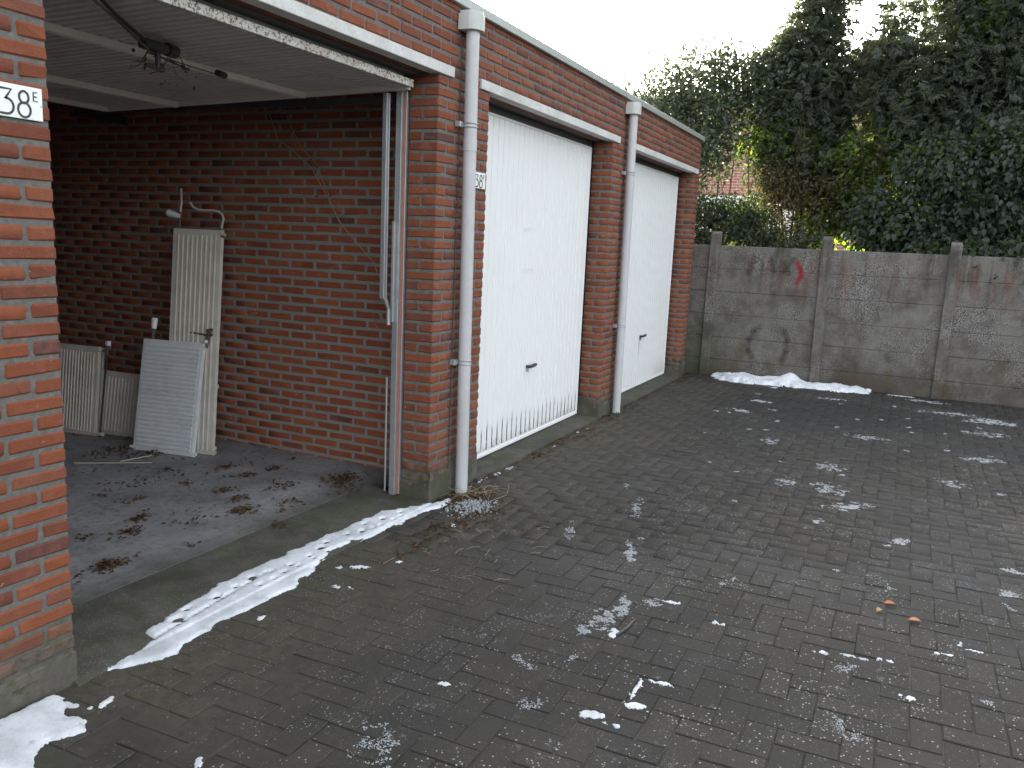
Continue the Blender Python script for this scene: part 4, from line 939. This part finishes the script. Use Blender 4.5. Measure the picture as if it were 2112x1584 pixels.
# ------------------------------------------------------------------ trees and shrubs beyond the fence
ML_LAUREL = mat_leaf('laurel leaves', [(.030, .044, .028), (.048, .066, .042), (.070, .092, .060)], (.15, .20, .075), .30, .38, .5)
ML_CON = mat_leaf('conifer sprays', [(.030, .042, .034), (.055, .070, .055), (.095, .110, .088)], (.20, .24, .10), .32, .6, .35)
ML_IVY = mat_leaf('ivy leaves', [(.016, .023, .018), (.030, .040, .031), (.050, .060, .048)], (.20, .32, .05), .26, .5, .4)
ML_YEL = mat_leaf('yellowing leaves', [(.030, .028, .014), (.055, .047, .022), (.09, .075, .03)], (.26, .20, .05), .35, .5, .4)
def unit(v): return v/(np.linalg.norm(v, axis=1, keepdims=True)+1e-9)
def sample_blobs(r, blobs, n, shell=.5):
    w_ = np.array([b[3]*b[4]*b[5] for b in blobs])**.8; i = r.choice(len(blobs), n, p=w_/w_.sum()); B = np.array(blobs)[i]
    d = unit(r.normal(size=(n, 3))); rad = r.random(n)**shell; return B[:, :3]+d*rad[:, None]*B[:, 3:6]*(1+r.normal(0, .10, (n, 1))), d
def crown_leaves(name, blobs, clusters, per, spread, size, mat, seed, parent, asp=.5, droop=.4):
    r = np.random.default_rng(seed); C, D = sample_blobs(r, blobs, clusters); C = C-np.array(parent.location)
    P = np.repeat(C, per, 0); n_ = len(P); P = P+r.normal(0, spread, (n_, 3)); D = np.repeat(D, per, 0)
    A = unit(D*.6+r.normal(0, .8, (n_, 3))+np.array([0, 0, -droop])); N = unit(r.normal(0, .6, (n_, 3))+np.array([-.25, 0, 1])+D*.5)
    ct = np.repeat(r.random(clusters), per); me = leaf_mesh(name, P, N, A, r.uniform(size[0], size[1], n_), mat, np.clip(ct*.7+r.random(n_)*.3, 0, 1), asp, .3, .12)
    return link(name, me, None, parent)
def crown_sprays(name, blobs, sprays, per, L, mat, seed, parent, outdir=.6, fine=.028):
    r = np.random.default_rng(seed); C, D = sample_blobs(r, blobs, sprays, .45); C = C-np.array(parent.location)
    ax = unit(D*outdir+r.normal(0, .5, (sprays, 3))+np.array([0, 0, -.25])); nm = unit(r.normal(0, .5, (sprays, 3))+np.array([0, 0, .8])); sd_ = unit(np.cross(nm, ax))
    ln = r.uniform(L[0], L[1], sprays); t = np.tile(np.linspace(0.02, 1, per), sprays); side = np.tile(np.where(np.arange(per) % 2, 1., -1.), sprays)
    rep = lambda a: np.repeat(a, per, 0)
    P = rep(C)+rep(ax)*(t*rep(ln))[:, None]; A = unit(rep(ax)*.75+rep(sd_)*(side*.7)[:, None]+r.normal(0, .15, (len(P), 3))+np.array([0, 0, -.18])*t[:, None])
    s = rep(ln)*(1-.65*t)*.62+fine; ct = rep(r.random(sprays)); me = leaf_mesh(name, P, rep(nm)+r.normal(0, .25, P.shape), A, s, mat, np.clip(ct*.75+r.random(len(P))*.25, 0, 1), .26, .15, .25)
    return link(name, me, None, parent)
def trunk(parent, pts, r0, r1, mat=None, branches=(), name='trunk'):
    o = Vector(parent.location); m = MB(); n_ = len(pts); m.tube([tuple(Vector(p)-o) for p in pts], [r0+(r1-r0)*i/(n_-1) for i in range(n_)], 8)
    for b in branches: m.tube([tuple(Vector(p)-o) for p in b[:-1]], [b[-1]*(1-.75*i/(len(b)-2)) for i in range(len(b)-1)], 5)
    return m.build(name, mat or MBARK, parent, True)
def tree(name, loc, label, cat='tree', group='trees beyond the concrete fence'):
    t = empty(name, loc); tag(t, label, cat, group); return t
def limbs(rng_, base, top, n, spread, r):
    out = []
    for i in range(n):
        t = rng_.uniform(.25, .95); p = Vector(base).lerp(Vector(top), t); th = rng_.uniform(0, 6.28); L = spread*rng_.uniform(.5, 1)
        q = p+Vector((math.cos(th)*L, math.sin(th)*L, L*rng_.uniform(.1, .7))); out.append((tuple(p), tuple((p+q)/2+Vector((0, 0, .06))), tuple(q), r*rng_.uniform(.5, 1)))
    return out
R_ = random.Random(12)
# laurel tree, left, thin against the sky
tA = tree('laurel_tree', (11.2, .9, 0), 'thin round-leaved evergreen reaching over the garage roof corner')
bA = [(11.1, 1.25, 3.6, .7, .75, .75), (11.3, .75, 4.0, .7, .65, .75), (11.0, .35, 3.3, .7, .55, .8), (11.2, .0, 3.9, .6, .45, .65), (11.0, 1.75, 3.7, .4, .40, .55), (11.1, .2, 4.25, .5, .45, .35), (11.2, -.35, 4.0, .5, .4, .5), (11.2, 1.5, 1.4, .8, .8, 1.1), (11.4, 2.6, 1.9, .9, .8, 1.3), (11.2, .9, 3.1, .6, .35, .35), (11.2, -.5, 3.2, .5, .35, .4)]  # low rear blobs are unseen leaves added to keep sun off the paving
crown_leaves('crown', bA, 2300, 12, .10, (.055, .09), ML_LAUREL, 21, tA, .55, .1)
trunk(tA, [(11.2, .8, 0), (11.25, .75, 1.5), (11.2, .85, 2.8), (11.2, .9, 4.2)], .06, .02, None, limbs(R_, (11.2, .8, 1.8), (11.2, .9, 4.2), 16, 1.1, .018))
# tall conifer, middle
tB = tree('cypress_tree', (11.6, -.95, 0), 'tall dark conifer in the middle with its top out of view')
bB = [(11.4, -.95, 2.9, .8, .75, .6), (11.4, -.75, 3.6, .7, .62, .6), (11.4, -1.15, 3.9, .7, .60, .6), (11.5, -.80, 4.5, .6, .48, .6), (11.5, -1.05, 5.1, .5, .42, .6), (11.5, -.95, 5.9, .4, .35, .8), (11.5, -1.5, 4.25, .4, .42, .35), (11.4, -.45, 4.35, .4, .35, .4), (11.4, -1.45, 3.0, .45, .4, .45), (11.4, -1.25, 3.3, .5, .35, .5)]
crown_sprays('crown', bB, 9500, 11, (.07, .15), ML_CON, 22, tB, .6, .018)
trunk(tB, [(11.6, -1.0, 0), (11.6, -.95, 2.5), (11.5, -.95, 6.5)], .11, .03, None, limbs(R_, (11.6, -1, 1.2), (11.6, -.95, 5.5), 26, 1.0, .02))
tC = tree('cypress_tree', (11.3, -3.2, 0), 'largest dark conifer on the right with heavy drooping branches')
bC = [(11.1, -2.6, 3.4, .9, .75, .6), (11.1, -3.4, 3.8, .9, .9, .9), (11.1, -2.55, 4.2, .8, .62, .55), (11.2, -3.3, 4.8, .8, .9, .8), (11.2, -4.2, 4.2, .9, .9, 1.2), (11.0, -2.0, 3.75, .5, .4, .35), (11.1, -1.95, 4.35, .45, .32, .35), (11.1, -2.05, 4.8, .3, .25, .3), (11.2, -2.9, 5.3, .6, .7, .6), (11.2, -4.6, 3.2, .9, .9, .9), (11.2, -3.8, 5.7, .8, .9, .8)]
crown_sprays('crown', bC, 16000, 11, (.08, .17), ML_CON, 23, tC, .7, .02)
trunk(tC, [(11.4, -3.3, 0), (11.4, -3.2, 2.5), (11.3, -3.3, 6.8)], .15, .05, None, limbs(R_, (11.4, -3.3, 1.2), (11.4, -3.3, 6), 30, 1.3, .03))
tD = tree('ivy_bush', (10.1, -3.2, 0), 'dark ivy mass spilling over the top of the fence on the right', 'ivy', None)
bD = [(10.1, -2.5, 1.95, .45, .50, .45), (10.1, -3.2, 2.1, .5, .6, .6), (10.1, -3.9, 2.2, .5, .6, .75), (10.1, -4.6, 2.2, .5, .6, .75), (10.2, -2.8, 2.7, .5, .55, .45), (10.2, -3.6, 2.9, .5, .7, .5), (9.62, -3.1, 1.72, .28, .55, .14), (9.6, -3.9, 1.72, .30, .6, .20), (9.6, -4.8, 1.7, .3, .6, .2), (10.3, -2.05, 2.1, .4, .35, .5)]
crown_leaves('crown', bD, 3400, 9, .065, (.035, .10), ML_IVY, 24, tD, .72, .9)
trunk(tD, [(10.2, -3.2, 0), (10.15, -3.1, 1.2), (10.1, -3.2, 2.4)], .05, .02, None, limbs(R_, (10.2, -3.2, .5), (10.2, -3.2, 2.5), 18, 1.0, .012), 'stem')
tE = tree('brown_thicket', (10.9, -.9, 0), 'yellow and brown leafed thicket lit from behind between the conifers', 'shrub', None)
bE = [(10.9, -.55, 2.1, .5, .45, .5), (10.8, -.85, 2.6, .5, .5, .45), (10.8, -1.35, 2.2, .5, .45, .5), (10.9, -1.7, 2.6, .5, .45, .5), (10.9, -.55, 1.6, .4, .3, .3), (11.0, -2.1, 2.9, .4, .45, .5)]
crown_leaves('crown', bE, 800, 9, .07, (.04, .08), ML_YEL, 25, tE, .5, .6)
br = []
for i in range(14):
    y = R_.uniform(-2.0, .1); x = R_.uniform(10.6, 11.2); br.append(((x, y, 0), (x+R_.uniform(-.1, .1), y+R_.uniform(-.15, .15), 1.6), (x+R_.uniform(-.2, .2), y+R_.uniform(-.4, .4), 3.4), R_.uniform(.012, .032)))
trunk(tE, [(10.9, -1.0, 0), (10.85, -1.05, 1.8), (10.9, -.9, 3.4)], .07, .03, mat_concrete('pale bark', (.16, .12, .075), .5, (.07, .08, .03)), br, 'stems')
tF = tree('holly_bush', (10.1, .15, 0), 'glossy dark bush behind the fence beside the garage corner', 'shrub', None)
bF = [(10.2, .25, 1.75, .35, .35, .35), (10.2, -.2, 1.85, .35, .35, .35), (10.3, -.6, 1.8, .35, .35, .35), (10.3, .1, 2.2, .35, .35, .25), (10.3, -1.1, 1.7, .35, .4, .25), (10.5, .95, 2.3, .4, .38, .9), (10.7, 1.7, 2.4, .4, .5, .9), (10.4, -.33, 2.12, .35, .38, .28), (12.3, 1.55, 2.8, .6, .55, .7)]  # blobs from the tall pair onward are added to block sun on the paving
crown_leaves('crown', bF, 2300, 9, .06, (.04, .075), ML_IVY, 26, tF, .6, .2)
trunk(tF, [(10.2, .1, 0), (10.2, .1, 1.2), (10.2, .1, 2.1)], .03, .012, None, limbs(R_, (10.2, .1, .5), (10.2, .1, 2.1), 14, .8, .01), 'stem')
# ivy climbing the middle trees
tG = tree('climbing_ivy', (10.8, -2.0, 0), 'ivy with lit yellow-green leaves climbing between the two conifers', 'ivy', None)
bG = [(10.9, -1.6, 2.8, .35, .45, .5), (10.9, -2.2, 3.2, .35, .4, .6), (10.8, -1.4, 2.1, .35, .4, .35), (10.8, -1.9, 2.3, .3, .4, .5), (11.0, -.7, 3.2, .3, .6, .3), (10.9, -3.1, 4.6, .3, .3, .5)]
crown_leaves('crown', bG, 800, 9, .06, (.05, .09), mat_leaf('lit ivy', [(.018, .028, .015), (.030, .044, .024), (.05, .07, .035)], (.42, .62, .05), .5, .4, .5), 27, tG, .85, .7)
trunk(tG, [(11.1, -1.9, 0), (11.0, -1.9, 2.0), (10.9, -2.1, 3.6)], .02, .008, None, limbs(R_, (11.0, -1.9, 1), (10.9, -2.1, 3.6), 12, .6, .006), 'stem')
# hedge farther off that closes the right-hand side
tH = tree('hedge', (15, -6, 0), 'tall dense hedge far behind the conifers', 'hedge', None)
bH = [(15+R_.uniform(-.5, .5), y, 2.4+R_.uniform(-.3, .5), 1.1, 1.2, 2.4) for y in np.arange(-2.6, -12, -1.1)]
crown_leaves('crown', bH, 2600, 10, .16, (.10, .18), ML_IVY, 28, tH, .7, .4)
MB().box((-.5, -6, 0), (.5, 3.2, 1.2)).build('inner_stems', MBARK, tH)

# ------------------------------------------------------------------ house beyond
k = NT('distant brick'); bt = k.n('ShaderNodeTexBrick'); bt.inputs['Scale'].default_value = 1; bt.inputs['Brick Width'].default_value = .26; bt.inputs['Row Height'].default_value = .082; bt.inputs['Mortar Size'].default_value = .010
cx = k.n('ShaderNodeCombineXYZ'); xx = k.xyz(); k.set(cx.inputs[0], k.math('ADD', xx[0], xx[1])); k.set(cx.inputs[1], xx[2]); k.t.links.new(cx.outputs[0], bt.inputs['Vector'])
bt.inputs['Color1'].default_value = (.42, .17, .13, 1); bt.inputs['Color2'].default_value = (.36, .13, .10, 1); bt.inputs['Mortar'].default_value = (.50, .44, .40, 1)
MHB = k.fin(bt.outputs[0], .9, k.bump(bt.outputs['Fac'], .4, -.006))
MTILE = mat_concrete('roof tiles', (.30, .15, .11), .3)
MGL = mat_paint('window glass', (.05, .06, .07), .1, .0); MGL.node_tree.nodes['Principled BSDF'].inputs['Specular IOR Level'].default_value = .8
hs = empty('brick_house', (24, 0, 0)); tag(hs, 'red brick house seen through the trees behind the fence', 'house')
MB().box((0, -5.5, 3.3), (8, 5.2, 6.2)).build('upper_wall', MHB, hs)
MB().box((.05, -5.45, 0), (8, 5.15, 3.298)).build('lower_wall', MHB, hs)
MB().box((-.02, -.8, 2.1), (.045, 4.9, 3.25), .01).build('white_cladding', MWHITE, hs)
MB().add([(-.5, -5.8, 6.1), (-.5, 5.5, 6.1), (4, 5.5, 6.35), (4, -5.8, 6.35), (8.5, 5.5, 6.1), (8.5, -5.8, 6.1)], [(0, 1, 2, 3), (3, 2, 4, 5), (0, 3, 5), (1, 4, 2)]).build('roof', MTILE, hs)
MB().box((-.52, -5.8, 5.98), (-.40, 5.5, 6.12), .01).build('gutter', MWHITE, hs)
MB().box((1.2, -1.5, 6.0), (1.9, -.6, 7.75), .02).build('chimney', MHB, hs)
for y in (3.6, 1.2, -2.2, -4.4):
    f = MB().box((-.03, y-.65, 4.2), (.0-.001, y+.65, 5.6)).build('window', MWHITE, hs); MB().box((-.034, y-.57, 4.28), (-.031, y-.03, 5.52)).box((-.034, y+.03, 4.28), (-.031, y+.57, 5.52)).build('pane', MGL, f)
